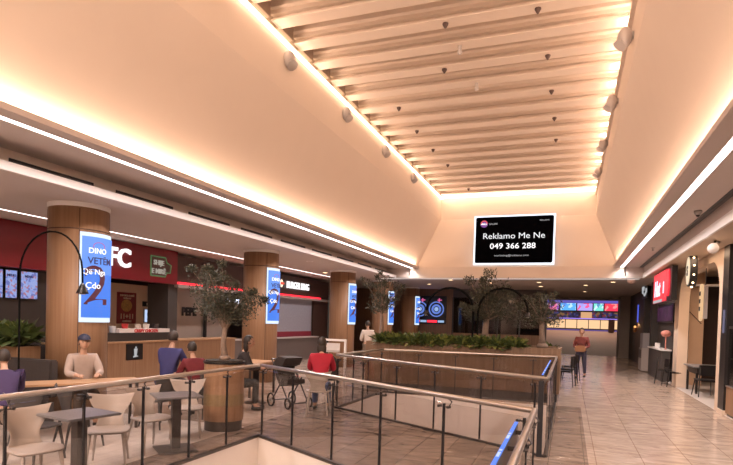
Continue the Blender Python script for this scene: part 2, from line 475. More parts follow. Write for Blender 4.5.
# warm strip lights at the skylight edges
b = bm_new(); box(b, XC-3.13, XC-3.03, Y0, 23.35, 7.13, 7.16)
tag(obj('strip_light', b, E_WARM), 'warm strip light along the left edge of the slatted skylight', 'light')
b = bm_new(); box(b, XC+3.06, XC+3.13, Y0, 23.4, 7.02, 7.05); box(b, XC+3.06, XC+3.07, Y0, 23.4, 7.05, 7.08); struct('trim_10', b, PLASTER)
b = bm_new(); box(b, XC+3.10, XC+3.13, Y0, 23.35, 7.055, 7.07)
tag(obj('strip_light', b, E_WARM), 'warm strip light along the right edge of the slatted skylight', 'light')
b = bm_new(); box(b, XC-3.1, XC+3.1, 23.1, 23.38, 7.16, 7.19)
tag(obj('strip_light', b, E_WARM), 'bright warm strip light across the far end of the skylight above the big screen', 'light')
for s, lab in ((-1, 'left'), (1, 'right')):
    b = bm_new(); x = sorted((XC+s*3.80, XC+s*3.88)); box(b, x[0], x[1], Y0, 22.3, 4.09, 4.10)
    tag(obj('strip_light', b, E_WARM), 'warm strip light hidden in the cove under the %s sloping wall' % lab, 'light')

# air diffuser slots in the left face
k = 0; y = 3.55
while y < 21.5:
    t = thing('air_diffuser', 'black linear slot diffuser in the left fascia, one of a row', 'air vent', (-7.5, y, 3.86), 0, 'slot diffusers along the left fascia')
    obj('slot', BX(-7.50, -7.485, y, y+1.45, 3.855, 3.935), BLACK, t)
    obj('vane', BX(-7.49, -7.475, y, y+1.45, 3.892, 3.898), DSTEEL, t)
    y += 1.93
t = thing('air_diffuser', 'long black linear slot diffuser along the right ceiling band', 'air vent', (2.44, 8, 4.04))
obj('slot', BX(2.34, 2.46, Y0, 22.3, 4.03, 4.052), BLACK, t); obj('vane', BX(2.395, 2.405, Y0, 22.3, 4.022, 4.032), DSTEEL, t)

# spotlights on the well walls
def wall_spot(x, y, z, s, label):
    t = thing('wall_spotlight', label, 'spotlight', (x, y, z), 0, 'spotlights under the skylight edge')
    b = bm_new(); blob(b, (x, y, z), .15, .8, 1, 1.1)
    obj('housing', b, GREYP, t, smooth=True)
    b = bm_new(); tube(b, [(x+s*.03, y, z-.07), (x+s*.09, y-.01, z-.15)], [.10, .11], 16)
    obj('lens_ring', b, GREYP, t, smooth=True)
    b = bm_new(); tube(b, [(x-s*.10, y, z+.02), (x-s*.18, y, z+.02)], .06, 12); obj('bracket', b, GREYP, t)
for i, y in enumerate((7.0, 9.62, 12.55, 15.58, 18.7)):
    wall_spot(-5.38, y, 6.90, 1, ['grey spotlight on the left well wall at the top edge of the frame', 'grey spotlight on the left well wall, second along and large',
              'grey spotlight on the left well wall, third along', 'grey spotlight on the left well wall, fourth along', 'grey spotlight on the left well wall, furthest and smallest'][i])
for i, y in enumerate((10.15, 13.2, 16.7, 19.6)):
    wall_spot(.70, y, (6.68, 6.76, 6.92, 6.92)[i], -1, ['grey spotlight on the right well wall, nearest and largest', 'grey spotlight on the right well wall, second along',
              'grey spotlight on the right well wall, third along', 'grey spotlight on the right well wall, furthest, near the end strip light'][i])
# little dark sprinkler heads under the slats
for i, (x, y) in enumerate(((-.70, 9.9), (-.6, 11.7), (-.58, 13.45), (-.56, 15.2), (-2.3, 9.95), (-2.7, 11.7), (-4.25, 13.45), (-4.25, 15.15), (-4.2, 16.9), (-4.1, 18.6), (-4.0, 22.1), (-.56, 17))):
    y = SY+round((y-.15-SY)/.872)*.872+.15
    b = bm_new(); lathe(b, [(.055, 0), (.055, -.02), (.015, -.09)], (x, y, 7.2), 10)
    t = obj('sprinkler_head', b, DBROWN); tag(t, 'small dark cone sprinkler head under a skylight slat', 'sprinkler', 'sprinkler heads under the slats')
for i, (x, y) in enumerate(((-2.3, 7.9), (-2.2, 10.3), (-2.15, 12.2))):
    y = SY+round((y-.15-SY)/.872)*.872+.15
    b = bm_new(); cyl(b, x, y, 7.08, 7.2, .035, 10); blob(b, (x, y, 7.08), .05)
    tag(obj('camera_stud', b, GREYP, smooth=True), 'small pale knob hanging in the middle of the skylight', 'ceiling sensor', 'pale knobs under the skylight')

# downlights
def downlight(x, y, z, label, g='round downlights', r=.09):
    t = thing('downlight', label, 'downlight', (x, y, z), 0, g)
    b = bm_new(); lathe(b, [(r+.03, 0), (r+.03, -.012), (r, -.012), (r, 0)], (x, y, z), 20, False); obj('trim_ring', b, CEILW, t)
    b = bm_new(); cyl(b, x, y, z-.008, z-.002, r, 20); obj('lamp_disc', b, E_DOWN, t)
for x, y in ((-4.9, 23.4), (-1.3, 24.6), (-1.35, 27.2), (.62, 26.2), (-3.4, 25.0), (-3.2, 28), (.7, 31), (-6.5, 26), (1.6, 24.3), (-1.4, 31.5)):
    downlight(x, y, 3.65, 'small warm round downlight in the dark ceiling beyond the beam', 'downlights beyond the beam')
for x, y in ((-12.4, 15.6), (-11.6, 16.2), (-12.2, 12.2), (-8.0, 16), (-9.3, 20)):
    downlight(x, y, 3.66, 'small warm round downlight in the ceiling over the left food counters', 'downlights over the food counters')
for x, y in ((-1.3, 27), (.6, 31), (-6.5, 26)):
    d = bpy.data.lights.new('downlight_lamp', 'SPOT'); d.energy = 60; d.spot_size = R(120); d.color = (1, .72, .5); d.shadow_soft_size = .1
    o = bpy.data.objects.new('downlight_lamp', d); COL.objects.link(o); o.location = (x, y, 3.6)

# ------------------------------------------------------------------ round wooden columns with curved screens
def arc_pts(r, a0, a1, n): return [(r*math.cos(a0+(a1-a0)*i/n), r*math.sin(a0+(a1-a0)*i/n)) for i in range(n+1)]
def arc_shell(r0, r1, a0, a1, z0, z1, n=14):
    b = bm_new(); pts = arc_pts(r1, a0, a1, n)+arc_pts(r0, a0, a1, n)[::-1]
    prism(b, pts, 'Z', z0, z1); return b
def wrap(bm, r):
    """bend a text (X along width, Z up) round a column of radius r, facing +X"""
    for v in bm.verts:
        a = v.co.x/r; rr = r-v.co.y
        v.co = Vector((rr*math.cos(a), rr*math.sin(a), v.co.z))
    return bm
CX = -8.17
cols = [(7.27, 'nearest and widest'), (13.33, 'second from the front, beside the olive tree'), (19.2, 'third from the front'), (24.0, 'fourth, behind the far olive tree'), (28.6, 'furthest')]
first = None
for i, (cy, lab) in enumerate(cols):
    label = 'round oak veneered column, '+lab
    sl = 'curved blue advertising screen wrapped on the '+['nearest', 'second', 'third', 'fourth', 'furthest'][i]+' wooden column'
    if first is None:
        t = thing('column', label, 'column', (CX, cy, 0)); first = t
        b = bm_new(); cyl(b, 0, 0, 0, 3.58, .485, 48); obj('shaft', b, WOOD, t, True, smooth=False)
        for f in kids(t)[0].data.polygons: f.use_smooth = abs(f.normal.z) < .5
        b = bm_new(); lathe(b, [(.485, 3.57), (.50, 3.60), (.50, 3.648), (.485, 3.648)], (0, 0, 0), 48, False); obj('collar', b, CEILW, t, True)
        b = bm_new(); lathe(b, [(.488, 3.19), (.488, 3.205), (.48, 3.205), (.48, 3.19)], (0, 0, 0), 48, False); 
        obj('joint_groove', b, DBROWN, t, True)
        b = bm_new()
        for a in (R(-41), R(43), R(140), R(230)):
            bb = bm_new(); box(bb, .478, .4875, -.006, .006, 0, 3.54); xf(bb, Matrix.Rotation(a, 4, 'Z'))
            mm = bpy.data.meshes.new('x'); bb.to_mesh(mm); bb.free(); b.from_mesh(mm); bpy.data.meshes.remove(mm)
        obj('seam', b, DBROWN, t, True)
        s = thing('curved_screen', sl, 'screen', (CX, cy, 0)); s0 = s
        obj('frame', arc_shell(.487, .515, R(-40), R(40), 1.62, 3.15), E_FRAME, s, True)
        obj('panel', arc_shell(.515, .527, R(-36.5), R(36.5), 1.70, 3.08), E_BLUE, s, True)
        obj('panel_glow', arc_shell(.527, .530, R(-36.5), R(36.5), 2.45, 3.08), E_BLUE2, s, True)
        RT = .546
        dk = emis('screen_dark_red', (.16, .01, .04), .6)
        for txt, size, z, u, mt, bold in (('2', .95, 1.93, -.10, dk, .012), ('VETËM', .16, 2.62, -.02, emis('screen_navy', (.05, .04, .25), .5), .004), ('Që nga', .10, 2.62, .10, E_WTXT, .002),
                                    ('DINO', .13, 2.80, -.08, E_WTXT, .004), ('PIZZA', .12, 2.86, .2, emis('screen_navy', (.05, .04, .25), .5), .004), ('Çdo', .15, 2.20, -.16, E_WTXT, .003), ('Që Nga', .13, 2.44, -.14, E_WTXT, .002)):
            if txt in ('PIZZA', 'Që nga'): continue
            bb = text_bm(txt, size, .006, bold*.5); move(bb, u, 0, z)
            bmesh.ops.triangulate(bb, faces=bb.faces[:]); wrap(bb, RT)
            obj('lettering', bb, mt, s, True)
        bb = bm_new(); tube(bb, [(.11*math.cos(q*PI/8)-.06, 0, 2.92+.07*math.sin(q*PI/8)) for q in range(-1, 10)], .008, 6); wrap(bb, RT); obj('emblem', bb, emis('emblem_pink', (.6, .2, .6), .8), s, True)
    else:
        dup(first, (CX, cy, 0), 0, label); dup(s0, (CX, cy, 0), 0, sl)

# ------------------------------------------------------------------ glass railings
def railing(name, label, A, B, posts, h=1.1, clamps=True):
    A = Vector((A[0], A[1], 0)); B = Vector((B[0], B[1], 0)); d = (B-A).normalized(); n = Vector((-d.y, d.x, 0)); L = (B-A).length
    t = thing(name, label, 'railing', A)
    b = bm_new(); tube(b, [A+Vector((0, 0, h-.025)), B+Vector((0, 0, h-.025))], .026, 12); obj('handrail', b, STEEL, t, smooth=True)
    ps = [0]+list(posts)+[L]
    ps = sorted(ps)
    for a, c in zip(ps, ps[1:]):
        if c-a < .1: continue
        p, q = A+d*(a+.012), A+d*(c-.012)
        b = bm_new(); prism(b, [(p.x-n.x*.006, p.y-n.y*.006), (q.x-n.x*.006, q.y-n.y*.006), (q.x+n.x*.006, q.y+n.y*.006), (p.x+n.x*.006, p.y+n.y*.006)], 'Z', .03, h-.09)
        obj('glass_pane', b, GLASS, t)
    b = bm_new(); p, q = A, B
    prism(b, [(p.x-n.x*.025, p.y-n.y*.025), (q.x-n.x*.025, q.y-n.y*.025), (q.x+n.x*.025, q.y+n.y*.025), (p.x+n.x*.025, p.y+n.y*.025)], 'Z', 0, .03)
    obj('base_channel', b, DSTEEL, t)
    for s in posts:
        p = A+d*s
        b = bm_new(); q0 = p-d*.009; q1 = p+d*.009
        prism(b, [(q0.x-n.x*.012, q0.y-n.y*.012), (q1.x-n.x*.012, q1.y-n.y*.012), (q1.x+n.x*.012, q1.y+n.y*.012), (q0.x+n.x*.012, q0.y+n.y*.012)], 'Z', .04, h-.10)
        pp = obj('post', b, POSTM, t)
        if clamps:
            b = bm_new()
            for e in (-.06, .06):
                c = p+d*e+Vector((0, 0, h-.13))
                tube(b, [c-n*.022, c+n*.022], .014, 10)
            tube(b, [p-d*.06+Vector((0, 0, h-.13)), p+d*.06+Vector((0, 0, h-.13))], .007, 6)
            tube(b, [p+d*.06+Vector((0, 0, h-.13)), p+d*.06+Vector((0, 0, h-.08))+n*.045, p+d*.05+Vector((0, 0, h-.045))+n*.01], .009, 6)
            obj('clamp', b, DSTEEL, pp)
    return t
yy = [3.18-.78*k for k in range(-4, 8)]
railing('glass_railing', 'long glass railing with steel handrail beside the white cafe chairs', (AL, -3.0), (N1[0], N1[1]), [y+3.0 for y in sorted(yy) if -3 < y < 7])
L = (Vector(N2)-Vector(N1)).length
railing('glass_railing', 'nearer slanting glass railing on the front edge of the tiled bridge', N1, N2, [.1, .93, 1.86, 2.76, 3.70, 4.62])
railing('glass_railing', 'glass railing with steel handrail at the right edge of the near opening', N2, (AR, 1.6), [.1, 1.0, 1.9, 2.8])
L2 = (Vector(M2)-Vector(M1)).length
railing('glass_railing', 'second slanting glass railing on the far edge of the tiled bridge', M1, M2, [.05, .85, 1.78, 2.70, 3.65, 4.58])
railing('glass_railing', 'glass railing on the left edge of the far opening near the red coat', M1, (AL, FY), [.9, 1.8, 2.7])
railing('glass_railing', 'furthest glass railing in front of the long oak planter', (AL, FY), (AR, 13.35), [.9, 1.8, 2.7, 3.6])
railing('glass_railing', 'glass railing on the right edge of the far opening', (AR, 13.35), M2, [.9, 1.8, 2.7, 3.6, 4.5])
# corner posts
for (x, y), lab in (((-.33, 7.80), 'tall black steel corner post where the second and right railings meet'), ((-.27, 13.32), 'black steel corner post beside the right end of the oak planter')):
    b = BX(x-.035, x+.035, y-.035, y+.035, 0, 1.04); tag(obj('corner_post', b, POSTM), lab, 'post')
# blue banner inside the right railing
def banner(y0, y1, lab):
    t = thing('banner_screen', lab, 'screen', (-.37, y0, .8))
    obj('housing', BX(-.385, -.355, y0, y1, .78, 1.015), DSTEEL, t)
    obj('lit_top', BX(-.383, -.357, y0, y1, 1.015, 1.022), emis('banner_blue', (.03, .22, 1), 1.0), t)
    b = bm_new(); yy_ = y0+.3
    while yy_ < y1-.4:
        box(b, -.379, -.361, yy_, yy_+.12, 1.022, 1.025); box(b, -.379, -.361, yy_+.16, yy_+.2, 1.022, 1.025); yy_ += .55
    obj('lettering', b, emis('banner_white', (.6, .75, 1), .9), t)
    b = bm_new()
    for y in (y0+.2, (y0+y1)/2, y1-.2): obj('bracket', BX(-.355, -.262, y-.012, y+.012, .96, .99), DSTEEL, t)
banner(2.95, 4.5, 'thin blue lit banner strip inside the nearest right railing')
banner(9.0, 12.9, 'thin pale blue lit banner strip inside the further right railing')
# small white framed terminal
t = thing('floor_terminal', 'small white framed black panel standing on the bridge corner', 'terminal', (-.50, 7.55, 0))
obj('frame', bevel(BX(-.57, -.43, 7.50, 7.55, .02, .34), .008), CEILW, t)
obj('panel', BX(-.55, -.45, 7.49, 7.50, .06, .31), BLACK, t)
obj('foot', BX(-.58, -.42, 7.46, 7.59, 0, .02), CEILW, t)

# ------------------------------------------------------------------ cafe tables and white chairs
def make_table(label, loc, rz):
    t = thing('cafe_table', label, 'table', loc, rz)
    obj('tabletop', bevel(BX(-.29, .29, -.29, .29, .715, .74), .008), GTAB, t, True)
    b = BX(-.055, .055, -.055, .055, .03, .715); obj('pedestal', b, DSTEEL, t, True)
    obj('base_plate', bevel(BX(-.24, .24, -.24, .24, .004, .03), .006), DSTEEL, t, True)
    return t
tb = make_table('square grey cafe table between two white chairs, nearest at left', (-4.76, 4.28, 0), R(-10))
dup(tb, (-4.85, 5.88, 0), R(-38), 'square grey cafe table, further along the railing between two white chairs')
def curved_leg(p0, p1, r0, r1):
    b = bm_new(); tube(b, [p0, (Vector(p0)+Vector(p1))/2+Vector((0, 0, .02)), p1], [r0, (r0+r1)/2, r1], 10); return b
def make_chair(label, loc, rz, mt=WCHAIR, group='white cafe chairs'):
    """faces +Y"""
    t = thing('cafe_chair', label, 'chair', loc, rz, group)
    # backrest: flaring from a narrow waist to a wide concave top
    b = bm_new(); nu, nv = 12, 12; th = .014
    for side in (0, 1):
        g = []
        for j in range(nv+1):
            v = j/nv; row = []
            wd = .30-.08*math.sin(min(v*1.6, 1)*PI)*1+.24*max(0, v-.25)**1.3*1.5
            wd = .34+.19*v**2.2-.085*math.sin(PI*min(1, v*1.45))
            wd *= 1-.0*v
            for i in range(nu+1):
                u = (i/nu-.5)*2
                x = u*wd/2
                z = .43+.37*v + .035*abs(u)**2*v**3
                y = -.19-.10*v + .09*u*u*(.4+.6*v) - (th if side else 0)
                row.append(b.verts.new((x, y, z)))
            g.append(row)
        for j in range(nv):
            for i in range(nu): b.faces.new((g[j][i], g[j][i+1], g[j+1][i+1], g[j+1][i]))
        if side == 0: G0 = g
        else: G1 = g
    rim0 = G0[0]+[r[-1] for r in G0[1:]]+G0[-1][-2::-1]+[r[0] for r in G0[-2:0:-1]]
    rim1 = G1[0]+[r[-1] for r in G1[1:]]+G1[-1][-2::-1]+[r[0] for r in G1[-2:0:-1]]
    for i in range(len(rim0)): b.faces.new((rim0[i], rim0[(i+1) % len(rim0)], rim1[(i+1) % len(rim1)], rim1[i]))
    bmesh.ops.recalc_face_normals(b, faces=b.faces[:])
    obj('backrest', b, mt, t, True, smooth=True)
    # seat: rounded trapezoid, dished
    b = bm_new(); N = 28; rings = []
    for rr, zz in ((.0, .430), (.5, .432), (.85, .442), (1.0, .448), (1.0, .425), (.8, .415), (0, .415)):
        row = []
        for k in range(N):
            a = 2*PI*k/N; ca, sa = math.cos(a), math.sin(a)
            q = (abs(ca)**3.2+abs(sa)**3.2)**(-1/3.2)
            x = .232*q*ca*(1+.07*q*sa); y = .225*q*sa
            row.append(b.verts.new((x*rr, y*rr, zz-(.012 if sa > .6 and rr == 1 else 0))))
        rings.append(row)
    for A_, B_ in zip(rings, rings[1:]):
        for k in range(N):
            b.faces.new((A_[k], A_[(k+1) % N], B_[(k+1) % N], B_[k]))
    bmesh.ops.remove_doubles(b, verts=b.verts[:], dist=1e-5); bmesh.ops.recalc_face_normals(b, faces=b.faces[:])
    obj('seat', b, mt, t, True, smooth=True)
    for sx in (-1, 1):
        obj('leg', curved_leg((sx*.17, .16, .425), (sx*.21, .22, 0), .020, .013), mt, t, True, smooth=True)
        obj('leg', curved_leg((sx*.15, -.17, .44), (sx*.20, -.27, 0), .020, .013), mt, t, True, smooth=True)
    return t
ch = make_chair('white plastic cafe chair at the left frame edge, nearest to the viewer', (-4.93, 3.90, 0), R(-103))
spots = [(-5.02, 4.92, 0, R(-141), 'white plastic cafe chair angled toward the viewer between the two grey tables, behind the nearest'),
         (-5.12, 5.72, 0, R(-108), 'white plastic cafe chair at the left side of the second grey table'),
         (-5.27, 6.62, 0, R(-145), 'white plastic cafe chair beyond the second grey table beside the round planter'),
         (-4.42, 9.35, 0, R(20), 'white plastic cafe chair under the person in the red coat'),]
for x, y, z, a, l in spots: dup(ch, (x, y, z), a, l)
dch = make_chair('dark plastic chair in the row behind the railing, closest to the oak bench', (-5.9, 4.7, 0), R(10), mat('dark_plastic', (.05, .045, .045), .5), 'dark chairs at the wooden tables')
for x, y, a, l in ((-6.1, 5.5, R(-20), 'dark plastic chair in front of the long oak table'), (-6.1, 7.0, R(80), 'dark plastic chair at the right end of the oak table'),
                   (-6.0, 8.1, R(60), 'dark plastic chair under the person in the dark red jacket')):
    dup(dch, (x, y, 0), a, l)

# wooden tables
def wood_table(label, x0, x1, y0, y1, z, c_, rz):
    t = thing('wooden_table', label, 'table', (c_[0], c_[1], 0), rz)
    obj('tabletop', bevel(BX(x0, x1, y0, y1, z-.03, z), .006), WOODX, t, True)
    for x in (x0+.08, x1-.08):
        for y in (y0+.08, y1-.08):
            obj('leg', BX(x-.02, x+.02, y-.02, y+.02, 0, z-.03), DSTEEL, t, True)
wood_table('long oak topped table in front of the nearest wooden column', -.85, .85, -.27, .27, .75, (-6.9, 6.2), R(58))
wood_table('oak topped table to the right of the nearest wooden column', -.45, .45, -.4, .4, .75, (-6.8, 9.0), 0)
wood_table('oak topped table behind the person in the blue jacket', -.35, .35, -.6, .6, .76, (-6.85, 10.9), 0)

# ------------------------------------------------------------------ planting
def leaves(bm, centers, n, L, W, rnd, up=.3):
    for _ in range(n):
        c, r = rnd.choice(centers)
        d = Vector((rnd.gauss(0, 1), rnd.gauss(0, 1), rnd.gauss(0, 1))).normalized()*r*(rnd.random()**.4)
        p = Vector(c)+Vector((d.x, d.y, d.z*.8))
        t = Vector((rnd.uniform(-1, 1), rnd.uniform(-1, 1), rnd.uniform(-.6, 1)*1.0+up)).normalized()
        s = t.cross(Vector((rnd.uniform(-1, 1), rnd.uniform(-1, 1), rnd.uniform(-1, 1)))).normalized()
        l = L*rnd.uniform(.6, 1.2); w_ = W*rnd.uniform(.7, 1.2)
        a = bm.verts.new(p); b_ = bm.verts.new(p+t*l*.5+s*w_*.5); c_ = bm.verts.new(p+t*l); d_ = bm.verts.new(p+t*l*.5-s*w_*.5)
        bm.faces.new((a, b_, c_, d_))
    return bm
def olive(label, base, zt, crown, seed, n=2600, tr=.06, L=.065, W=.02, spread=None):
    """crown = (cx, cy, cz, rx, rz)"""
    rnd = random.Random(seed)
    t = thing('olive_tree', label, 'tree', base)
    cx, cy, cz, rx, rz = crown
    bx_, by_, bz_ = base
    fork = Vector((bx_*.4+cx*.6, by_*.4+cy*.6, cz-rz*.75))
    b = bm_new()
    mid = (Vector(base)+fork)/2+Vector((rnd.uniform(-.05, .05), rnd.uniform(-.05, .05), 0))
    tube(b, [Vector(base), mid, fork], [tr*1.5, tr, tr*.9], 10)
    blob(b, (bx_, by_, bz_+.03), tr*2.0, 1, 1, .6)
    obj('trunk', b, BARK, t, smooth=True)
    b = bm_new(); cs = []
    for i in range(16):
        a = 2*PI*i/16+rnd.uniform(-.3, .3); rr = rnd.uniform(.25, .85)
        e = Vector((cx+math.cos(a)*rx*rr, cy+math.sin(a)*rx*rr, cz+rnd.uniform(-.7, .85)*rz))
        m_ = (fork+e)/2+Vector((0, 0, rz*.1))
        tube(b, [fork-Vector((0, 0, .05)), m_, e], [tr*.4, tr*.22, .006], 6)
        cs.append((e, rx*rnd.uniform(.22, .42)))
        cs.append((m_, rx*.3))
        if i % 2 == 0:
            e2 = e+Vector((math.cos(a)*rx*.25, math.sin(a)*rx*.25, rz*rnd.uniform(.1, .4)))
            tube(b, [e, e2], [.006, .003], 5); cs.append((e2, rx*.13))
    obj('branches', b, BARK, t)
    b = bm_new(); leaves(b, cs, n, L, W, rnd); obj('foliage', b, LEAF, t)
olive('olive tree with a round crown growing from the near oak tree box', (-5.12, 7.33, 1.1), 2.5, (-5.14, 7.33, 1.98, .62, .48), 3, 5600, .045)
olive('slim olive tree at the left end of the long planter', (-4.72, 13.75, 1.25), 3, (-4.72, 13.8, 2.4, .52, .55), 5, 1900, .05, .09, .026)
olive('large dense olive tree in the middle of the long planter', (-2.02, 14.1, 1.25), 3, (-1.98, 14.1, 2.45, .80, .70), 9, 5200, .08, .09, .028)
olive('pale trunked olive tree at the right end of the long planter', (-.62, 14.35, 1.25), 3, (-.68, 14.35, 2.2, .66, .46), 12, 2200, .07, .085, .026)
def shrub(label, x, y, z, r, h, seed, group, yl=.15, n=60):
    rnd = random.Random(seed)
    t = thing('leafy_shrub', label, 'plant', (x, y, z), 0, group)
    b = bm_new(); b2 = bm_new()
    for i in range(n):
        a = rnd.uniform(0, 2*PI); e = rnd.uniform(.15, 1.35); l = h*rnd.uniform(.6, 1.15)
        d = Vector((math.cos(a)*math.cos(e), math.sin(a)*math.cos(e), math.sin(e)))
        p0 = Vector((x+rnd.uniform(-.4, .4)*r, y+rnd.uniform(-.4, .4)*r, z+h*.25*rnd.random())); s = d.cross(Vector((0, 0, 1))).normalized()*l*.13
        p1 = p0+d*l*.55; p2 = p0+d*l-Vector((0, 0, l*.25))
        bb = b2 if rnd.random() < yl else b
        v = [bb.verts.new(q) for q in (p0, p1+s, p1-s, p2)]
        bb.faces.new((v[0], v[1], v[3], v[2]))
    obj('foliage', b, LEAF2, t); obj('young_leaves', b2, LEAFY, t)
# long planter
t = thing('long_planter', 'long oak clad planter box behind the furthest glass railing', 'planter', (-2.5, 13.9, 0))
def planter_shell(x0, x1, y0, y1, z0, z1, w_=.08):
    b = bm_new(); box(b, x0, x1, y0, y0+w_, z0, z1); box(b, x0, x1, y1-w_, y1, z0, z1); box(b, x0, x0+w_, y0+w_, y1-w_, z0, z1); box(b, x1-w_, x1, y0+w_, y1-w_, z0, z1); return b
obj('cladding', planter_shell(-5.0, -.17, 13.42, 14.9, .20, 1.26), wood('planter_veneer_dimmed', (.17, .10, .058), (.25, .155, .095)), t)  # oak darkened in its colour to stand in for the weaker light here
obj('plinth', BX(-4.96, -.22, 13.46, 14.86, 0, .20), DARKG, t)
obj('soil_bed', BX(-4.9, -.27, 13.51, 14.8, .25, 1.18), SOIL, t)
for i in range(26):
    x = -4.6+i*.14
    shrub('bushy glossy leaved plant in the row along the long planter', x, 13.50+.09*(i % 3), 1.16, .12, .40, 100+i, 'plants along the long planter', .28, 95)
# near tree box
t = thing('tree_planter', 'round oak clad planter holding the nearest olive tree', 'planter', (-5.12, 7.33, 0))
def ring_cyl(z0, z1, r): return cyl(bm_new(), -5.12, 7.33, z0, z1, r, 40)
obj('cladding', ring_cyl(.16, 1.05, .31), WOOD, t); obj('plinth', ring_cyl(0, .16, .29), DARKG, t)
obj('top_rim', ring_cyl(1.05, 1.08, .325), BLACK, t); obj('soil_bed', ring_cyl(1.08, 1.10, .29), SOIL, t)
obj('band', ring_cyl(.40, .58, .313), wood('band_wood', (.22, .15, .07), (.29, .20, .10)), t)
# left planter wall and bench
t = thing('planter_wall', 'low oak clad planter wall behind the dark bench at far left', 'planter', (-8.6, 6.2, 0))
obj('cladding', BX(-10.9, -8.72, 6.57, 7.0, .0, 1.17), WOOD, t)
obj('soil_bed', BX(-10.85, -8.77, 6.6, 6.95, 1.17, 1.18), SOIL, t)
for i in range(9):
    shrub('silvery green leafy shrub in the low planter wall at far left', -10.45+i*.2, 6.75+.06*(i % 2), 1.17, .12, .50, 200+i, 'shrubs in the left planter wall', .1, 150)
t = thing('bench_seat', 'dark upholstered bench against the left oak planter wall', 'bench', (-8.5, 6.2, 0))
obj('backrest', bevel(BX(-9.9, -7.75, 6.40, 6.55, .40, 1.0), .02), UPH, t)
obj('seat', bevel(BX(-9.9, -7.75, 5.9, 6.40, .32, .46), .03), UPH, t)
obj('base', BX(-9.9, -7.78, 5.95, 6.5, 0, .32), DARKG, t)

# ------------------------------------------------------------------ arc floor lamps
def arc_lamp(label, base, pts, shade, r=.013, sc=1):
    t = thing('arc_lamp', label, 'lamp', base)
    b = bm_new(); tube(b, pts, r, 8); obj('stem', b, mat('matte_black', (.004, .004, .004), .8, spec=.1), t, smooth=True)
    x, y, z = shade
    b = bm_new(); lathe(b, [(.012, .16*sc), (.03, .13*sc), (.075*sc, .03*sc), (.085*sc, 0), (.07*sc, .0)], (x, y, z), 20); obj('shade', b, BLACK, t, smooth=True)
    b = bm_new(); cyl(b, x, y, z-.012, z-.002, .045*sc, 16); obj('bulb', b, mat('opal_glass', (.8, .75, .7), .3), t)
    b = bm_new(); cyl(b, base[0], base[1], base[2], base[2]+.02, .12, 20); obj('base', b, BLACK, t)
pts = [(-7.93, 6.0, .02), (-7.93, 6.0, 2.1)]
for q in range(1, 17):
    a = PI-q*PI*.97/16; pts.append((-7.30+.635*math.cos(a), 6.0, 2.35+.63*math.sin(a)*1.0))
pts.append((-6.66, 6.0, 2.22))
arc_lamp('black arc floor lamp curving in front of the nearest wooden column', (-7.93, 6.0, 0.0), pts, (-6.66, 6.0, 2.06), .014)
for sgn, lab in ((-1, 'left'), (1, 'right')):
    x0 = -2.22+sgn*.06; pts = [(x0, 13.75, 1.2), (x0, 13.75, 2.1)]
    for q in range(1, 17):
        a = q*PI/16; pts.append((x0+sgn*(.60-.60*math.cos(a)), 13.75, 2.1+.58*math.sin(a)))
    pts.append((x0+sgn*1.2, 13.75, 2.05))
    arc_lamp('black arc lamp in the long planter bending to the %s' % lab, (x0, 13.75, 1.18), pts, (x0+sgn*1.2, 13.75, 1.98), .028, .9)

# ------------------------------------------------------------------ left shop fronts
FX = -10.9
# chicken shop fascia
t = thing('shop_fascia', 'red shop fascia with white lit letters left of the food counters', 'sign', (FX, 8, 2.68))
obj('board', BX(FX-.3, FX, 0, 13.15, 2.68, 3.64), RED, t)
b = text_bm('KFC', .66, .06, .014, 1.0); fit(b, 1.12); obj('lettering', face_x(b, FX+.05, 10.70, 2.99), E_WTXT, t)
# badge: rounded outline with two lines of letters and a small cup
bo = bm_new(); xo = FX+.01
pts = [(12.05, 2.86), (12.62, 2.86), (12.68, 2.98), (12.82, 2.98), (12.86, 3.20), (12.68, 3.26), (12.62, 3.40), (12.05, 3.40)]
tube(bo, [(xo, p[0], p[1]) for p in pts]+[(xo, pts[0][0], pts[0][1])], .022, 6); obj('badge_outline', bo, emis('badge_green', (.12, .26, .10), .5), t)
obj('badge_plate', prism(bm_new(), pts, 'X', FX, FX+.012), mat('badge_dark', (.12, .06, .05), .6), t)
for s_, z in (('SHIJE', 3.17), ('E MIRË', 2.93)):
    b = text_bm(s_, .19, .02, .004); obj('badge_lettering', face_x(b, FX+.03, 12.34, z), emis('badge_white', (.55, .5, .42), .6), t)
# kitchen wall behind, menu screens
b = bm_new(); box(b, FX-1.9, FX-1.8, 9.0, 13.9, 0, 2.68); struct('wall_left', b, mat('kitchen_cream', (.80, .62, .47), .6))
b = bm_new(); box(b, FX-.35, FX-.25, 0, 9.5, 0, 2.68); struct('wall_left', b, DARK)
for i, (y0, y1) in enumerate(((7.12, 7.55), (7.60, 8.03), (8.07, 8.34), (8.38, 8.82))):
    t = thing('menu_screen', ['lit blue white menu screen at the very edge of the frame', 'lit menu screen, second from the left under the red fascia', 'lit menu screen with food pictures, left of the widest one', 'widest lit menu screen beside the nearest column'][i], 'screen', (FX-.2, y0, 2.03), 0, 'menu screens under the red fascia')
    obj('bezel', BX(FX-.25, FX-.2, y0, y1, 2.03, 2.64), BLACK, t)
    obj('picture', BX(FX-.2, FX-.195, y0+.015, y1-.015, 2.045, 2.625), screen_mat('menu_screen_%d' % i, [(.30, .40, .85), (.36, .46, .9), (.30, .42, .9), (.40, .5, .9), (.5, .2, .3), (.16, .2, .6)], .8, 19+i), t)
    b = text_bm('MENU', .07, .004, .003); obj('lettering', face_x(b, FX-.19, (y0+y1)/2, 2.50), emis('menu_navy', (.03, .02, .2), .3), t)
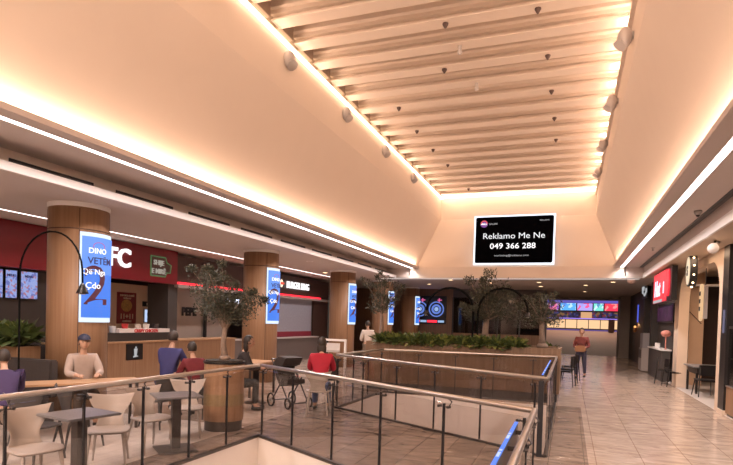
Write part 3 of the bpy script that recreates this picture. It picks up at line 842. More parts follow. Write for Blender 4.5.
# chicken shop counter
t = thing('service_counter', 'oak service counter of the fried chicken shop', 'counter', (-10.3, 11.5, 0))
obj('front_panel', BX(-10.5, -10.3, 8.8, 15.3, 0, 1.05), WOOD, t)
obj('countertop', BX(-10.95, -10.25, 8.8, 15.3, 1.05, 1.09), WOODX, t)
t = thing('display_board', 'low red and white promotional strip on the chicken shop counter', 'sign', (-10.5, 10.8, 1.09))
obj('dark_base', BX(-10.7, -10.4, 9.9, 12.4, 1.09, 1.30), DARK, t)
obj('white_strip', BX(-10.72, -10.42, 10.5, 12.3, 1.30, 1.40), mat('strip_white', (.8, .72, .68), .4), t)
b = text_bm('CRISPY CHICKEN', .11, .01, .003); obj('lettering', face_x(b, -10.40, 11.4, 1.31), mat('strip_red', (.6, .02, .03), .4), t)
for i, (y, c) in enumerate(((10.2, (.05, .08, .3)), (10.45, (.7, .7, .72)), (10.85, (.5, .03, .03)), (11.3, (.6, .5, .42)), (11.6, (.7, .66, .6)), (11.95, (.04, .03, .03)))):
    b = bm_new(); tube(b, [(-10.6, y, 1.30 if i < 2 else 1.40), (-10.6, y, 1.46 if i < 2 else 1.52)], [.07, .085], 14)
    o = obj('paper_cup', b, mat('cup_%d' % i, c, .5)); tag(o, ['navy tub', 'pale tub', 'red bucket', 'tan tub', 'cream tub', 'black tub'][i]+' standing on the chicken shop counter', 'tub')
# black sign on the counter front
t = thing('counter_sign', 'black panel with a small white figure on the oak counter front', 'sign', (-10.29, 10.85, .6))
obj('plate', BX(-10.3, -10.28, 10.6, 11.15, .62, 1.02), BLACK, t)
b = bm_new(); blob(b, (-10.27, 10.9, .93), .025, .3, 1, 1.2); prism(b, [(10.86, .72), (10.93, .72), (10.96, .9), (10.84, .9)], 'X', -10.28, -10.272); prism(b, [(10.82, .68), (10.98, .70), (10.98, .72), (10.82, .72)], 'X', -10.28, -10.272)
obj('figure_mark', b, E_WDIM, t)
# poster on kitchen wall
PX = FX-1.79
t = thing('wall_poster', 'tall dark red food poster with a bowl picture on the cream wall', 'poster', (PX, 12.9, 1.5))
obj('sheet', BX(PX, PX+.02, 12.66, 13.42, 1.47, 2.42), mat('poster_red', (.22, .02, .02), .4), t)
b = bm_new(); blob(b, (PX+.02, 13.03, 2.02), .22, .05, 1, .85); obj('bowl_picture', b, mat('food_picture', (.5, .28, .08), .5, noise=.7, scale=22), t)
for s_, z, sz in (('11+11', 1.62, .22), ('SHPORTA E MIRË', 2.30, .075), ('VETËM SOT', 2.22, .06), ('COPË PULE', 1.52, .07)):
    b = text_bm(s_, sz, .01, .003); obj('lettering', face_x(b, PX+.03, 13.04, z), mat('poster_cream', (.8, .66, .5), .5), t)
t = thing('notice_board', 'small lit blue and white notice in a frame near the dark pillar', 'sign', (PX, 14.0, 1.5))
b = bm_new(); box(b, FX-1.9, FX-1.8, 13.9, 16.0, 0, 2.68); struct('wall_left', b, mat('kitchen_grey', (.55, .47, .42), .6))
obj('frame', BX(PX, PX+.03, 13.75, 14.30, 1.50, 1.95), mat('frame_grey', (.35, .34, .34), .5), t)
obj('sheet', BX(PX+.03, PX+.035, 13.78, 14.1, 1.53, 1.92), emis('notice_white', (.55, .7, 1), 1.0), t)
b = text_bm('2', .3, .01, .02); obj('symbol', face_x(b, PX+.05, 13.95, 1.62), emis('notice_blue', (.04, .05, .3), .5), t)
t = thing('wall_plate', 'narrow black strip sign with white letters above the lit notice', 'sign', (PX, 14, 2.0))
obj('plate', BX(PX, PX+.02, 13.7, 14.5, 2.02, 2.18), BLACK, t)
b = text_bm('RADHA 4', .12, .01, .003); obj('lettering', face_x(b, PX+.03, 14.1, 2.055), mat('plate_white', (.7, .66, .6), .5), t)
# dark partition
b = bm_new(); box(b, FX-.9, FX-.15, 12.95, 13.35, 0, 2.68); struct('wall_left', b, DARKG)

# burger shop
t = thing('shop_fascia', 'dark brown burger shop fascia with red line and white lit name', 'sign', (FX, 18, 2.7))
obj('board', BX(FX-.3, FX-.05, 13.2, 24.0, 2.78, 3.55), DBROWN, t)
obj('red_line', BX(FX-.08, FX+.02, 13.2, 23.0, 2.70, 2.76), E_REDL, t)
obj('shelf', BX(FX-.3, FX+.0, 13.2, 24.0, 2.60, 2.70), mat('canopy_grey', (.4, .36, .34), .5), t)
b = text_bm('BURGER KING', .40, .04, .002, .98); fit(b, 2.0); obj('lettering', face_x(b, FX+.02, 20.75, 3.02), E_WTXT, t)
bb = bm_new(); blob(bb, (FX+.02, 19.3, 3.17), .16, .2, .8, 1); obj('roundel_top', bb, emis('roundel_white', (.9, .75, .55), 1.4), t)
bb = bm_new(); tube(bb, [(FX+.05, 19.2, 3.17), (FX+.05, 19.4, 3.17)], .05, 8); obj('roundel_mark', bb, emis('roundel_red', (.9, .1, .05), 1), t)
# shop interior panels
b = bm_new(); box(b, FX-3.2, FX-3.1, 13.3, 24, 0, 2.7); struct('wall_left', b, mat('burger_back', (.20, .16, .15), .6))
t = thing('service_screen', 'large pale grey frosted window panel of the burger shop', 'window', (FX-.2, 21.2, .9))
obj('panel', BX(FX-.25, FX-.2, 18.2, 22.5, .95, 2.62), mat('frosted', (.36, .36, .42), .35, noise=.2, scale=14), t)
obj('red_band', BX(FX-.2, FX-.19, 18.2, 22.5, 1.0, 1.22), mat('band_red', (.24, .02, .04), .5), t)
obj('frame', BX(FX-.26, FX-.19, 22.5, 22.58, 0, 2.62), DSTEEL, t)
b = bm_new(); box(b, FX-.3, FX-.15, 22.58, 24.2, 0, 2.78); struct('wall_left', b, DBROWN)
t = thing('service_counter', 'low grey service counter of the burger shop behind the second column', 'counter', (-10.9, 18, 0))
obj('front_panel', BX(-10.85, -10.72, 15.4, 22.5, 0, .95), mat('burger_front', (.16, .13, .12), .5), t)
obj('countertop', BX(-11.05, -10.68, 15.4, 22.5, .95, 1.0), GREYP, t)
t = thing('wall_lettering', 'black word on the pale panel left of the near olive tree crown', 'sign', (FX-1.0, 14.9, 2.0))
obj('panel', BX(FX-1.05, FX-1.0, 14.2, 16.8, 0, 2.65), mat('pale_panel', (.50, .43, .38), .6), t)
b = text_bm('PEPE', .36, .02, .02); obj('lettering', face_x(b, FX-.98, 14.95, 1.78), BLACK, t)
b = bm_new(); cyl(b, 0, 0, 0, 2.6, .06); move(b, FX-.9, 15.7, 0); obj('post', b, BLACK, t)
t = thing('wall_poster', 'red lit poster panel behind the second column at its left', 'poster', (FX-.1, 17.2, .9))
obj('sheet', BX(FX-.1, FX-.05, 17.0, 18.0, .9, 2.0), mat('panel_red', (.35, .02, .02), .5, noise=.3, scale=15), t)
obj('frame', BX(FX-.12, FX-.1, 16.95, 18.05, .85, 2.05), DSTEEL, t)
for y in (15.9, 16.5):
    t = thing('pendant_lamp', 'cold white lit spot above the counter behind the near olive tree', 'lamp', (FX-.15, y, 2.3), 0, 'cold spots behind the olive tree')
    b = bm_new(); cyl(b, FX-.15, y, 2.32, 2.6, .02, 8); obj('stem', b, BLACK, t)
    b = bm_new(); blob(b, (FX-.15, y, 2.3), .10); obj('bulb', b, emis('cold_bulb', (.75, .8, 1), 2.5), t)

# ------------------------------------------------------------------ back of the hall
b = bm_new(); box(b, -12, -6.1, 30, 30.2, 0, 3.65); struct('wall_back', b, WOODD)
t = thing('wall_screen', 'wide dark television showing two round blue dials on the brown back wall', 'television', (-7.5, 29.95, 1.7))
obj('bezel', BX(-8.5, -6.45, 29.88, 30, 1.70, 3.25), BLACK, t)
for x in (-7.95, -7.0):
    b = bm_new()
    ring = [(x+.40*math.cos(q*PI/12), 29.86, 2.52+.40*math.sin(q*PI/12)) for q in range(25)]
    tube(b, ring, .035, 6, False); ring = [(x+.22*math.cos(q*PI/12), 29.86, 2.52+.22*math.sin(q*PI/12)) for q in range(25)]
    tube(b, ring, .06, 6, False); obj('dial_picture', b, emis('dial_blue', (.16, .28, .85), .8), t)
    b = bm_new(); blob(b, (x, 29.87, 2.52), .12, 1, .1, 1); obj('dial_picture', b, emis('dial_pale', (.4, .6, 1), .8), t)
    b = bm_new(); box(b, x+.12, x+.18, 29.85, 29.87, 2.85, 3.12); box(b, x+.05, x+.3, 29.85, 29.87, 3.0, 3.05); obj('red_mark', b, emis('dial_pink', (.9, .15, .4), .8), t)
obj('caption_bar', BX(-8.4, -7.95, 29.86, 29.88, 1.78, 1.90), E_REDL, t)
obj('caption_bar', BX(-7.9, -7.55, 29.86, 29.88, 1.78, 1.90), emis('cap_blue', (.4, .6, .9), .8), t)
obj('caption_bar', BX(-7.5, -6.95, 29.86, 29.88, 1.78, 1.90), E_REDL, t)
obj('caption_bar', BX(-6.9, -6.55, 29.86, 29.88, 1.78, 1.90), emis('cap_blue', (.4, .6, .9), .8), t)
# dark glazed shop
t = thing('storefront', 'dark glazed shop front behind the long planter', 'shop front', (-3.7, 30, 0))
b = bm_new(); box(b, -6.1, -1.3, 30, 30.1, 3.2, 3.65); obj('header', b, DARKG, t)
b = bm_new(); box(b, -6.05, -1.35, 30.02, 30.06, .9, 3.2); obj('glass_pane', b, GLASSD, t)
b = bm_new(); box(b, -6.1, -1.3, 30, 30.15, 0, 1.25); obj('sill_wall', b, WOODD, t)
for x in (-6.1, -5.0, -3.65, -2.5, -1.3):
    obj('mullion', BX(x-.03, x+.03, 29.98, 30.08, 0, 3.2), BLACK, t)
b = bm_new(); box(b, -6.2, -1.3, 33.5, 33.6, 0, 3.65); box(b, -6.2, -6.1, 30.2, 33.6, 0, 3.65); box(b, -1.35, -1.25, 30.1, 33.6, 0, 3.65); struct('wall_back', b, DARK)
b = bm_new(); box(b, -3.5, -2.65, 30.3, 30.35, 1.1, 3.1); tag(obj('cream_panel', b, mat('cream_panel', (.85, .68, .52), .5)), 'upright cream panel inside the dark glazed shop', 'panel')
for i in range(4):
    b = bm_new(); box(b, -5.9+i*.55, -5.55+i*.55, 30.6, 30.9, 1.25, 2.6); tag(obj('display_rack', bevel(b, .02), mat('rack_%d' % i, (.09+.03*i, .08+.02*i, .08+.02*i), .4)), 'dim display rack inside the dark shop, '+['furthest left', 'second from the left', 'third from the left', 'beside the cream panel'][i], 'rack')
# far right pillar and dark right wall
b = bm_new(); box(b, 2.78, 3.32, 35.4, 37.1, 0, 3.65); struct('wall_right', b, mat('pillar_grey', (.30, .25, .22), .6))
b = bm_new(); box(b, 3.32, 3.6, 32.0, 37.0, 0, 3.65); struct('wall_right', b, DARK)
b = bm_new(); box(b, 3.3, 3.45, 24.6, 32.0, 0, 3.65); struct('wall_right', b, DBROWN)
b = bm_new(); box(b, 3.05, 3.45, 26.6, 27.2, 0, 3.65); box(b, 3.05, 3.45, 24.2, 24.6, 0, 3.65); struct('wall_right', b, DARK)
# foyer shell
b = bm_new(); box(b, -8, 7, 60, 60.2, 1.2, 7.5); box(b, -8, -7.9, 37, 60, 0, 7.5); box(b, 6.9, 7, 37, 60, 0, 7.5); box(b, -8, 7, 37.05, 60, 7.5, 7.6); box(b, -8, 7, 37.05, 37.15, 3.9, 7.5); struct('wall_foyer', b, DARK)
# concession counter
t = thing('concession_counter', 'long glowing amber panelled counter at the far end of the hall', 'counter', (1.3, 55, 1.4))
obj('body', BX(-3.5, 5.5, 55, 56, 1.4, 2.55), DARKG, t)
glow = emis('counter_amber', (1, .62, .34), 1.05)
x = -3.4
while x < 5.4:
    obj('lit_panel', BX(x, x+.95, 54.95, 55, 1.62, 2.42), glow, t); x += 1.02
obj('blue_edge', BX(-3.5, 5.5, 54.93, 55, 2.5, 2.58), emis('edge_violet', (.35, .22, .9), 1.2), t)
obj('blue_edge', BX(-3.5, 5.5, 54.93, 55, 1.42, 1.5), emis('edge_violet_low', (.15, .10, .4), .9), t)
area('foyer_lamp', (1.3, 52, 6.8), (0, 0, -1), 8, 8, 520, (1, .68, .5), roty=(1, 0, 0))
lab = ['pink and white', 'blue', 'violet and red', 'pale green and blue', 'red and white', 'blue and white']
for i, (x0, x1, cs) in enumerate(((-2.6, -.95, [(.9, .2, .4), (.3, .1, .5), (.8, .7, .8)]), (-.9, .55, [(.1, .45, 1), (.5, .8, 1), (.1, .3, .9)]), (.6, 2.0, [(.45, .4, 1), (.9, .1, .3), (.4, .35, .9)]),
                                 (2.05, 2.95, [(.2, .8, .7), (.7, .9, 1), (.1, .3, .6)]), (3.0, 4.3, [(1, .04, .1), (.9, .3, .3), (1, .05, .1)]), (4.35, 5.2, [(.2, .5, 1), (.7, .8, 1), (.1, .2, .8)]))):
    t = thing('menu_screen', 'lit %s menu screen over the far amber counter' % lab[i], 'screen', (x0, 55.5, 3.3), 0, 'menu screens over the far counter')
    obj('bezel', BX(x0, x1, 55.5, 55.6, 3.28, 4.02), BLACK, t)
    obj('picture', BX(x0+.03, x1-.03, 55.48, 55.5, 3.31, 3.99), screen_mat('far_screen_%d' % i, cs, 1.1, 3.5), t)
b = bm_new(); box(b, -3, 5.5, 56.3, 56.4, 4.05, 4.3); tag(obj('neon_band', b, emis('neon_violet', (.12, .10, .55), .9)), 'dim violet neon band above the far menu screens', 'light')
t = thing('back_shelving', 'dark back shelving glittering with blue and red items behind the far counter', 'shelf', (1, 57, 2.5))
obj('shelf_body', BX(-3.4, 5.4, 57, 57.2, 2.5, 3.2), screen_mat('shelf_items', [(.02, .02, .06), (.06, .06, .22), (.02, .015, .03), (.2, .03, .05), (.03, .03, .1), (.25, .14, .06)], .8, 5), t)
obj('lit_niche', BX(1.0, 2.0, 56.9, 57, 2.5, 3.2), emis('niche_amber', (.9, .5, .25), .8), t)
b = bm_new(); box(b, 3.3, 3.8, 53.5, 54.0, 1.3, 2.5); tag(obj('queue_bin', bevel(b, .05), mat('bin_brown', (.08, .04, .03), .5)), 'dark brown bin standing in front of the far amber counter', 'bin')

# ------------------------------------------------------------------ right side shops
WX = 3.15
BEIGE = mat('beige_portal', (.72, .58, .46), .6, noise=.02)
# portal with rounded top corners
t = thing('shop_portal', 'beige shop portal with rounded top corners on the right', 'shop front', (WX, 17, 0))
ya, yb, yi, yj, zt, ri = 13.97, 19.8, 14.32, 19.1, 3.42, .75
poly = [(ya, 0), (yi, 0)]
for q in range(9):
    a = PI-q*PI/16; poly.append((yi+ri+ri*math.cos(a), zt-ri+ri*math.sin(a)))
for q in range(9):
    a = PI/2-q*PI/16; poly.append((yj-ri+ri*math.cos(a), zt-ri+ri*math.sin(a)))
poly += [(yj, 0), (yb, 0), (yb, 3.64), (ya, 3.64)]
b = bm_new()
prism(b, poly, 'X', WX, WX+.28)
obj('frame', b, BEIGE, t)
# alcove walls
b = bm_new(); box(b, WX+.28, 4.05, 20.2, 20.35, 0, 3.64); struct('wall_right', b, mat('alcove_beige', (.66, .47, .33), .6))
b = bm_new(); box(b, 4.0, 9, 21.6, 21.7, 0, 3.64); box(b, WX+.28, 8.9, 12.0, 12.1, 0, 3.64); box(b, 6.4, 6.5, 12, 21.6, 0, 3.64); struct('wall_right', b, DBROWN)
struct('floor', BX(WX, 8.9, 11, 21.6, .0, .006), mat('shop_floor', (.62, .56, .52), .35, noise=.05))
b = bm_new(); tube(b, [(3.62, 20.18, .2), (3.62, 20.18, 3.4)], .015, 6); tube(b, [(3.62, 20.18, 2.4), (3.98, 20.18, 2.0)], .012, 6)
tag(obj('conduit', b, DSTEEL), 'thin dark vertical conduit on the beige alcove wall', 'pipe')
# black door frame + display case
t = thing('black_pilaster', 'glossy black pilaster right of the beige portal', 'pilaster', (WX, 13.75, 0))
obj('pillar', BX(WX-.02, WX+.3, 13.5, 13.95, .08, 3.64), BLACK, t); obj('foot', BX(WX-.04, WX+.3, 13.48, 13.97, 0, .1), BEIGE, t)
obj('handle', BX(WX-.05, WX-.02, 13.66, 13.70, 1.75, 2.25), emis('violet_reflection', (.35, .33, .55), .35), t)  # violet reflection put in as a faint glow of this part
t = thing('display_case', 'glass food display case with an oak base at the right edge', 'display case', (WX, 12.5, 0))
obj('base', BX(WX+.02, WX+.8, 10.5, 13.48, .06, .62), WOOD, t)
obj('plinth', BX(WX+.05, WX+.75, 10.5, 13.45, 0, .06), BLACK, t)
obj('glass_front', BX(WX+.03, WX+.05, 10.5, 13.45, .64, 1.84), GLASSD, t)
obj('steel_sill', BX(WX, WX+.8, 10.5, 13.48, .62, .645), STEEL, t)
obj('shelf', BX(WX+.06, WX+.7, 10.5, 13.4, 1.2, 1.22), STEEL, t)
obj('top_frame', BX(WX+.02, WX+.8, 10.5, 13.48, 1.84, 1.9), DSTEEL, t)
b = bm_new(); box(b, WX+.82, WX+.9, 10, 13.5, 0, 3.64); box(b, WX+.1, WX+.82, 10, 13.48, 1.95, 3.64); struct('wall_right', b, DARK)
b = bm_new(); box(b, WX+.05, WX+.5, Y0, 10.4, 0, 3.64); struct('wall_right', b, DARKG)
for i in range(8):
    b = bm_new(); blob(b, (WX+.25, 11.2+i*.29, .72), .09, 1, 1, .7); tag(obj('pastry', b, mat('pastry', (.5, .27, .1), .6, noise=.4, scale=20), smooth=True), 'golden pastry behind the glass of the display case', 'pastry', 'pastries in the display case')
# blade signs
t = thing('blade_sign', 'round black edged blade sign with bulbs and a cream face', 'sign', (2.9, 15.9, 3.2))
b = bm_new(); tube(b, [(2.95, 15.82, 3.32), (2.95, 15.98, 3.32)], .40, 28); 
def oval(bx_, cy, cz, y0, y1, rx, rz, n=28):
    b = bm_new(); prism(b, [(bx_+rx*math.cos(2*PI*k/n), cz+rz*math.sin(2*PI*k/n)) for k in range(n)], 'Y', y0, y1); return b
b.free()
def oval_x(cx0, cx1, cy, cz, ry, rz, n=28):
    b = bm_new(); prism(b, [(cy+ry*math.cos(2*PI*k/n), cz+rz*math.sin(2*PI*k/n)) for k in range(n)], 'X', cx0, cx1); return b
obj('rim', oval_x(2.76, 2.92, 15.7, 3.28, .26, .40), BLACK, t)
obj('face', oval_x(2.745, 2.76, 15.7, 3.28, .215, .35), emis('sign_cream', (1, .8, .55), .9), t)
b = text_bm('S', .34, .01, .01); obj('lettering', face_mx(b, 2.735, 15.7, 3.16), BLACK, t)
for k in range(11):
    a = 2*PI*k/11
    b = bm_new(); blob(b, (2.84, 15.7+.27*math.cos(a), 3.28+.41*math.sin(a)), .024, seg=8); obj('bulb', b, E_DOWN, t)
b = bm_new(); tube(b, [(2.84, 15.7, 3.58), (2.84, 15.7, 3.65)], .02, 8); obj('bracket', b, DSTEEL, t)
t = thing('vertical_sign', 'tall narrow warm lit sign with rounded ends inside the beige portal', 'sign', (3.4, 16.3, 2))
b = bm_new(); pts = []
for q in range(9): a = q*PI/8; pts.append((16.5+.11*math.cos(a), 2.85+.16*math.sin(a)))
for q in range(9): a = PI+q*PI/8; pts.append((16.5+.11*math.cos(a), 2.2+.16*math.sin(a)))
prism(b, pts, 'X', 3.20, 3.26); obj('plate', b, emis('sign_warm', (1, .62, .32), .8), t)
obj('backing', BX(3.26, 3.36, 16.4, 16.6, 2.1, 2.95), GREYP, t)
b = bm_new()
for z in (2.3, 2.5, 2.7): box(b, 3.19, 3.2, 16.44, 16.56, z, z+.11)
obj('mark', b, BLACK, t)
b = bm_new(); tube(b, [(3.31, 16.46, 2.98), (3.31, 16.46, 3.45)], .012, 6); obj('bracket', b, DSTEEL, t)
t = thing('hanging_board', 'small hanging board on an amber lit frame inside the dark shop', 'sign', (4.0, 17.0, 2.3))
b = bm_new(); box(b, 3.9, 4.25, 17, 17.04, 2.3, 2.75); obj('board', b, mat('board_white', (.6, .5, .42), .6), t)
b = bm_new(); tube(b, [(3.72, 17, 3.05), (4.5, 17, 3.05)], .015, 6); tube(b, [(3.72, 17, 3.15), (4.5, 17, 3.15)], .015, 6); tube(b, [(4.08, 17.02, 2.75), (4.08, 17.02, 3.6)], .012, 6); obj('rail', b, mat('copper', (.6, .3, .14), .4, .6), t)
t = thing('shelf_unit', 'white wall shelf with small items high inside the portal', 'shelf', (4, 19, 3.2))
obj('shelf_board', BX(3.6, 5.2, 19.6, 20.0, 3.18, 3.23), CEILW, t); obj('end_box', BX(4.6, 5.1, 19.62, 19.98, 3.23, 3.42), mat('box_tan', (.5, .36, .25), .6), t)
# lamps for the alcove
area('alcove_lamp', (4.0, 17.5, 3.5), (0, 0, -1), 1.5, 1.5, 60, (1, .66, .42))
area('case_lamp', (WX+.4, 12.2, 1.80), (0, 0, -1), 1.5, .3, 4, (1, .75, .5))
area('soffit_lamp', (2.85, 12.5, 3.6), (0, 0, -1), 6, .15, 22, (1, .68, .45))
# counter area beyond the portal with red sign
t = thing('red_sign', 'large red lit sign with white lettering hanging under the right soffit', 'sign', (2.62, 19.3, 2.6))
obj('casing', BX(2.66, 2.80, 17.4, 20.9, 2.62, 3.60), BLACK, t)
obj('red_face', BX(2.64, 2.66, 18.2, 20.8, 2.64, 3.58), emis('sign_red', (1, .02, .05), .95), t)
obj('red_disc', oval_x(2.62, 2.66, 17.85, 3.15, .22, .40), emis('sign_red', (1, .02, .05), .95), t)
b = text_bm('Hut', .72, .02, .008, shear=.2); obj('lettering', face_mx(b, 2.625, 19.85, 2.84), emis('sign_white', (.75, .85, 1), 1.2), t)
b = text_bm('i', .5, .02, .02); obj('lettering', face_mx(b, 2.625, 18.6, 2.9), emis('sign_white', (.75, .85, 1), 1.2), t)
obj('footer', BX(2.62, 2.64, 18.9, 20.6, 2.64, 2.72), E_WDIM, t)
for y in (17.8, 20.4): obj('bracket', tube(bm_new(), [(2.73, y, 3.60), (2.73, y, 3.65)], .02, 8), DSTEEL, t)
b = bm_new(); box(b, 3.3, 3.4, 20.36, 24.2, 0, 3.64); struct('wall_right', b, DARKG)
t = thing('menu_screen', 'dim violet menu screen under the red sign', 'screen', (3.2, 22, 2.0)); 
obj('bezel', BX(3.22, 3.3, 20.5, 23.9, 2.02, 2.66), BLACK, t); obj('picture', BX(3.2, 3.22, 20.6, 23.8, 2.08, 2.6), screen_mat('violet_screen', [(.05, .01, .04), (.08, .02, .07), (.03, .01, .03)], 1, 6), t)
t = thing('service_counter', 'dark counter with a pale top under the red sign on the right', 'counter', (3.1, 22.4, 0))
obj('front_panel', BX(2.98, 3.25, 20.9, 24.1, 0, 1.05), DARKG, t); obj('countertop', BX(2.94, 3.28, 20.85, 24.15, 1.05, 1.1), CEILW, t)
b = bm_new(); blob(b, (3.1, 20.95, 1.64), .16, 1, 1, .75); lathe(b, [(.05, 0), (.02, .05), (.02, .45)], (3.1, 20.95, 1.1), 10)
tag(obj('round_lamp', b, mat('coral_glass', (.8, .28, .22), .5, noise=.5, scale=14), smooth=True), 'round coral coloured ornament on a stem on the dark right counter', 'ornament')
b = bm_new(); cyl(b, 3.08, 22.6, 1.1, 1.28, .09); tag(obj('white_jar', b, CEILW), 'white jar on the pale countertop beside the coral ornament', 'jar')
# white cooler
t = thing('water_cooler', 'white upright cooler unit standing against the dark right wall', 'cooler', (3.05, 25.7, 0))
obj('body', bevel(BX(2.85, 3.25, 25.1, 26.2, .03, .98), .02), GREYP, t); obj('top_unit', bevel(BX(2.88, 3.25, 25.2, 26.1, .98, 1.6), .02), mat('cooler_grey', (.35, .34, .36), .5), t)
obj('panel', BX(2.84, 2.85, 25.25, 26.05, .55, .9), BLACK, t)
# washroom style glyph sign
t = thing('glyph_sign', 'white lit outline glyph sign high on the dark wall', 'sign', (2.9, 26.4, 3.3))
b = bm_new(); tube(b, [(3.0, 27.0, 3.62), (3.0, 26.9, 3.35), (3.0, 26.3, 3.22), (3.0, 25.75, 3.38), (3.0, 25.8, 3.5)], .035, 8); tube(b, [(3.0, 26.6, 3.45), (3.0, 26.6, 3.62)], .035, 8)
obj('glyph', b, E_WDIM, t); b = bm_new(); box(b, 3.02, 3.06, 25.6, 27.2, 3.1, 3.64); obj('plate', b, BLACK, t)
t = thing('wall_sconce', 'small amber glowing wall sconce on the dark far right wall', 'lamp', (3.28, 31.4, 1.6))
b = bm_new(); lathe(b, [(.05, -.12), (.09, 0), (.05, .12)], (3.2, 31.4, 1.7), 12); obj('shade', b, mat('amber', (.3, .12, .04), .5), t)
b = bm_new(); blob(b, (3.2, 31.4, 1.86), .06); obj('bulb', b, emis('amber_bulb', (1, .4, .12), 2), t)
d = bpy.data.lights.new('sconce_lamp', 'POINT'); d.energy = 3; d.color = (1, .5, .2); o = bpy.data.objects.new('sconce_lamp', d); COL.objects.link(o); o.location = (3.1, 31.4, 1.98)
b = bm_new(); box(b, 3.26, 3.30, 31.0, 31.2, 2.1, 3.0); tag(obj('blue_strip', b, emis('blue_strip', (.1, .15, .9), .8)), 'narrow blue lit strip on the dark far right wall', 'light')

# spots and domes on right ceiling
t = thing('track_spotlight', 'white cylinder spotlight under the right soffit by the beige portal', 'spotlight', (2.62, 12.7, 3.65))
b = bm_new(); tube(b, [(2.70, 12.9, 3.50), (2.58, 12.35, 3.40)], [.085, .10], 18); obj('can', b, CEILW, t, smooth=True)
b = bm_new(); tube(b, [(2.75, 13.0, 3.65), (2.73, 12.95, 3.52)], .025, 8); tube(b, [(2.85, 13.15, 3.63), (2.7, 12.9, 3.56)], .02, 8); obj('bracket', b, DSTEEL, t)
b = bm_new(); lathe(b, [(.14, 0), (.14, -.05), (.11, -.10), (.04, -.14)], (1.75, 22.0, 3.64), 20)
b = bm_new(); blob(b, (2.15, 22.9, 3.58), .16, 1, 1, .7); tag(obj('dome_camera', b, mat('dome_pink', (.7, .5, .42), .4), smooth=True), 'pale dome on the ceiling at the far end left of the red sign', 'camera')
b = bm_new(); lathe(b, [(.07, 0), (.07, -.04), (.05, -.07), (.02, -.09)], (2.2, 11.85, 4.05), 18); t = obj('dome_camera', b, GREYP, smooth=True); tag(t, 'small dome camera on the right ceiling band, nearest', 'camera')
b = bm_new(); blob(b, (2.2, 11.85, 3.97), .035); obj('lens', b, BLACK, t)
b = bm_new(); cyl(b, 2.1, 17.0, 3.97, 4.05, .02, 8); lathe(b, [(.06, 0), (.06, -.012)], (2.1, 17.0, 4.05), 12); lathe(b, [(.04, 0), (.04, -.01)], (2.1, 17.0, 3.97), 12)
tag(obj('sprinkler_head', b, GREYP), 'pale sprinkler head on the right ceiling band near the far beam', 'sprinkler')

# tables and chairs at the right portal
t = thing('bar_table', 'dark low table with a grey top standing across the beige portal', 'table', (3.9, 18.4, 0))
obj('tabletop', bevel(BX(3.3, 4.7, 17.4, 18.9, .73, .77), .01), GTAB, t)
obj('apron', BX(3.4, 4.6, 17.5, 18.8, .55, .73), DARK, t)
for x in (3.4, 4.55):
    for y in (17.5, 18.75): obj('leg', BX(x-.03, x+.03, y-.03, y+.03, 0, .6), BLACK, t)
def dark_chair(label, loc, rz):
    t = thing('cafe_chair', label, 'chair', loc, rz, 'black chairs at the right portal')
    obj('seat', bevel(BX(-.22, .22, -.22, .22, .43, .47), .01), BLACK, t, True)
    obj('backrest', bevel(BX(-.22, .22, -.24, -.21, .58, .86), .01), BLACK, t, True)
    for sx in (-1, 1):
        obj('leg', curved_leg((sx*.19, .18, .44), (sx*.24, .26, 0), .018, .014), BLACK, t, True)
        obj('leg', curved_leg((sx*.19, -.22, .86), (sx*.23, -.30, 0), .018, .014), BLACK, t, True)
    return t
dc = dark_chair('black chair in front of the dark counter, closest to the walkway', (3.0, 20.1, 0), R(-100))
for x, y, a, l in ((3.15, 19.3, R(-80), 'black chair at the corner of the portal beside the walkway'), (3.5, 17.0, R(5), 'black chair at the near side of the portal table'), (4.4, 17.0, R(-8), 'black chair at the near side of the table, deeper in the shop')):
    dup(dc, (x, y, 0), a, l)
# far seats beyond the planter
for i, (x, y, a) in enumerate(((-.05, 18.2, R(70)), (.05, 19.4, R(100)), (-.1, 17.3, R(80)))):
    dup(dc, (x, y, 0), a, ['black chair beyond the long planter, middle of three', 'black chair beyond the long planter, closest to the walking person', 'black chair directly behind the right end of the long planter'][i], 'black chairs beyond the planter')
t = thing('cafe_table', 'small round dark table beyond the right end of the planter', 'table', (-.6, 18.4, 0))
b = bm_new(); cyl(b, -.6, 18.4, .72, .75, .35); obj('tabletop', b, DARK, t); b = bm_new(); cyl(b, -.6, 18.4, .02, .72, .03); obj('pedestal', b, BLACK, t); b = bm_new(); cyl(b, -.6, 18.4, 0, .02, .2); obj('base_plate', b, BLACK, t)
t = thing('plant_tub', 'dark tub with a bushy plant beyond the right end of the planter', 'planter', (-.55, 16.9, 0))
obj('tub', BX(-.85, -.3, 16.5, 17.1, 0, .8), DARK, t)
shrub('dark bushy plant in the dark tub beyond the planter', -.55, 16.8, .8, .2, .55, 400, None, .05, 120)

# small white frame table near third column
t = thing('white_frame_stand', 'white box frame holding a small sheet near the red coat', 'stand', (-5.3, 12.0, 0))
b = bm_new(); box(b, -5.62, -4.98, 12.0, 12.06, 1.27, 1.32); box(b, -5.03, -4.98, 12, 12.06, 0, 1.27); box(b, -5.62, -5.57, 12, 12.06, 0, 1.27); obj('frame', b, CEILW, t)
obj('sheet', BX(-5.5, -5.15, 12.01, 12.04, 1.05, 1.22), mat('sheet_white', (.7, .66, .64), .6), t)
b = bm_new(); box(b, -5.5, -5.15, 12.0, 12.045, 1.0, 1.05); obj('sheet_rail', b, GREYP, t)

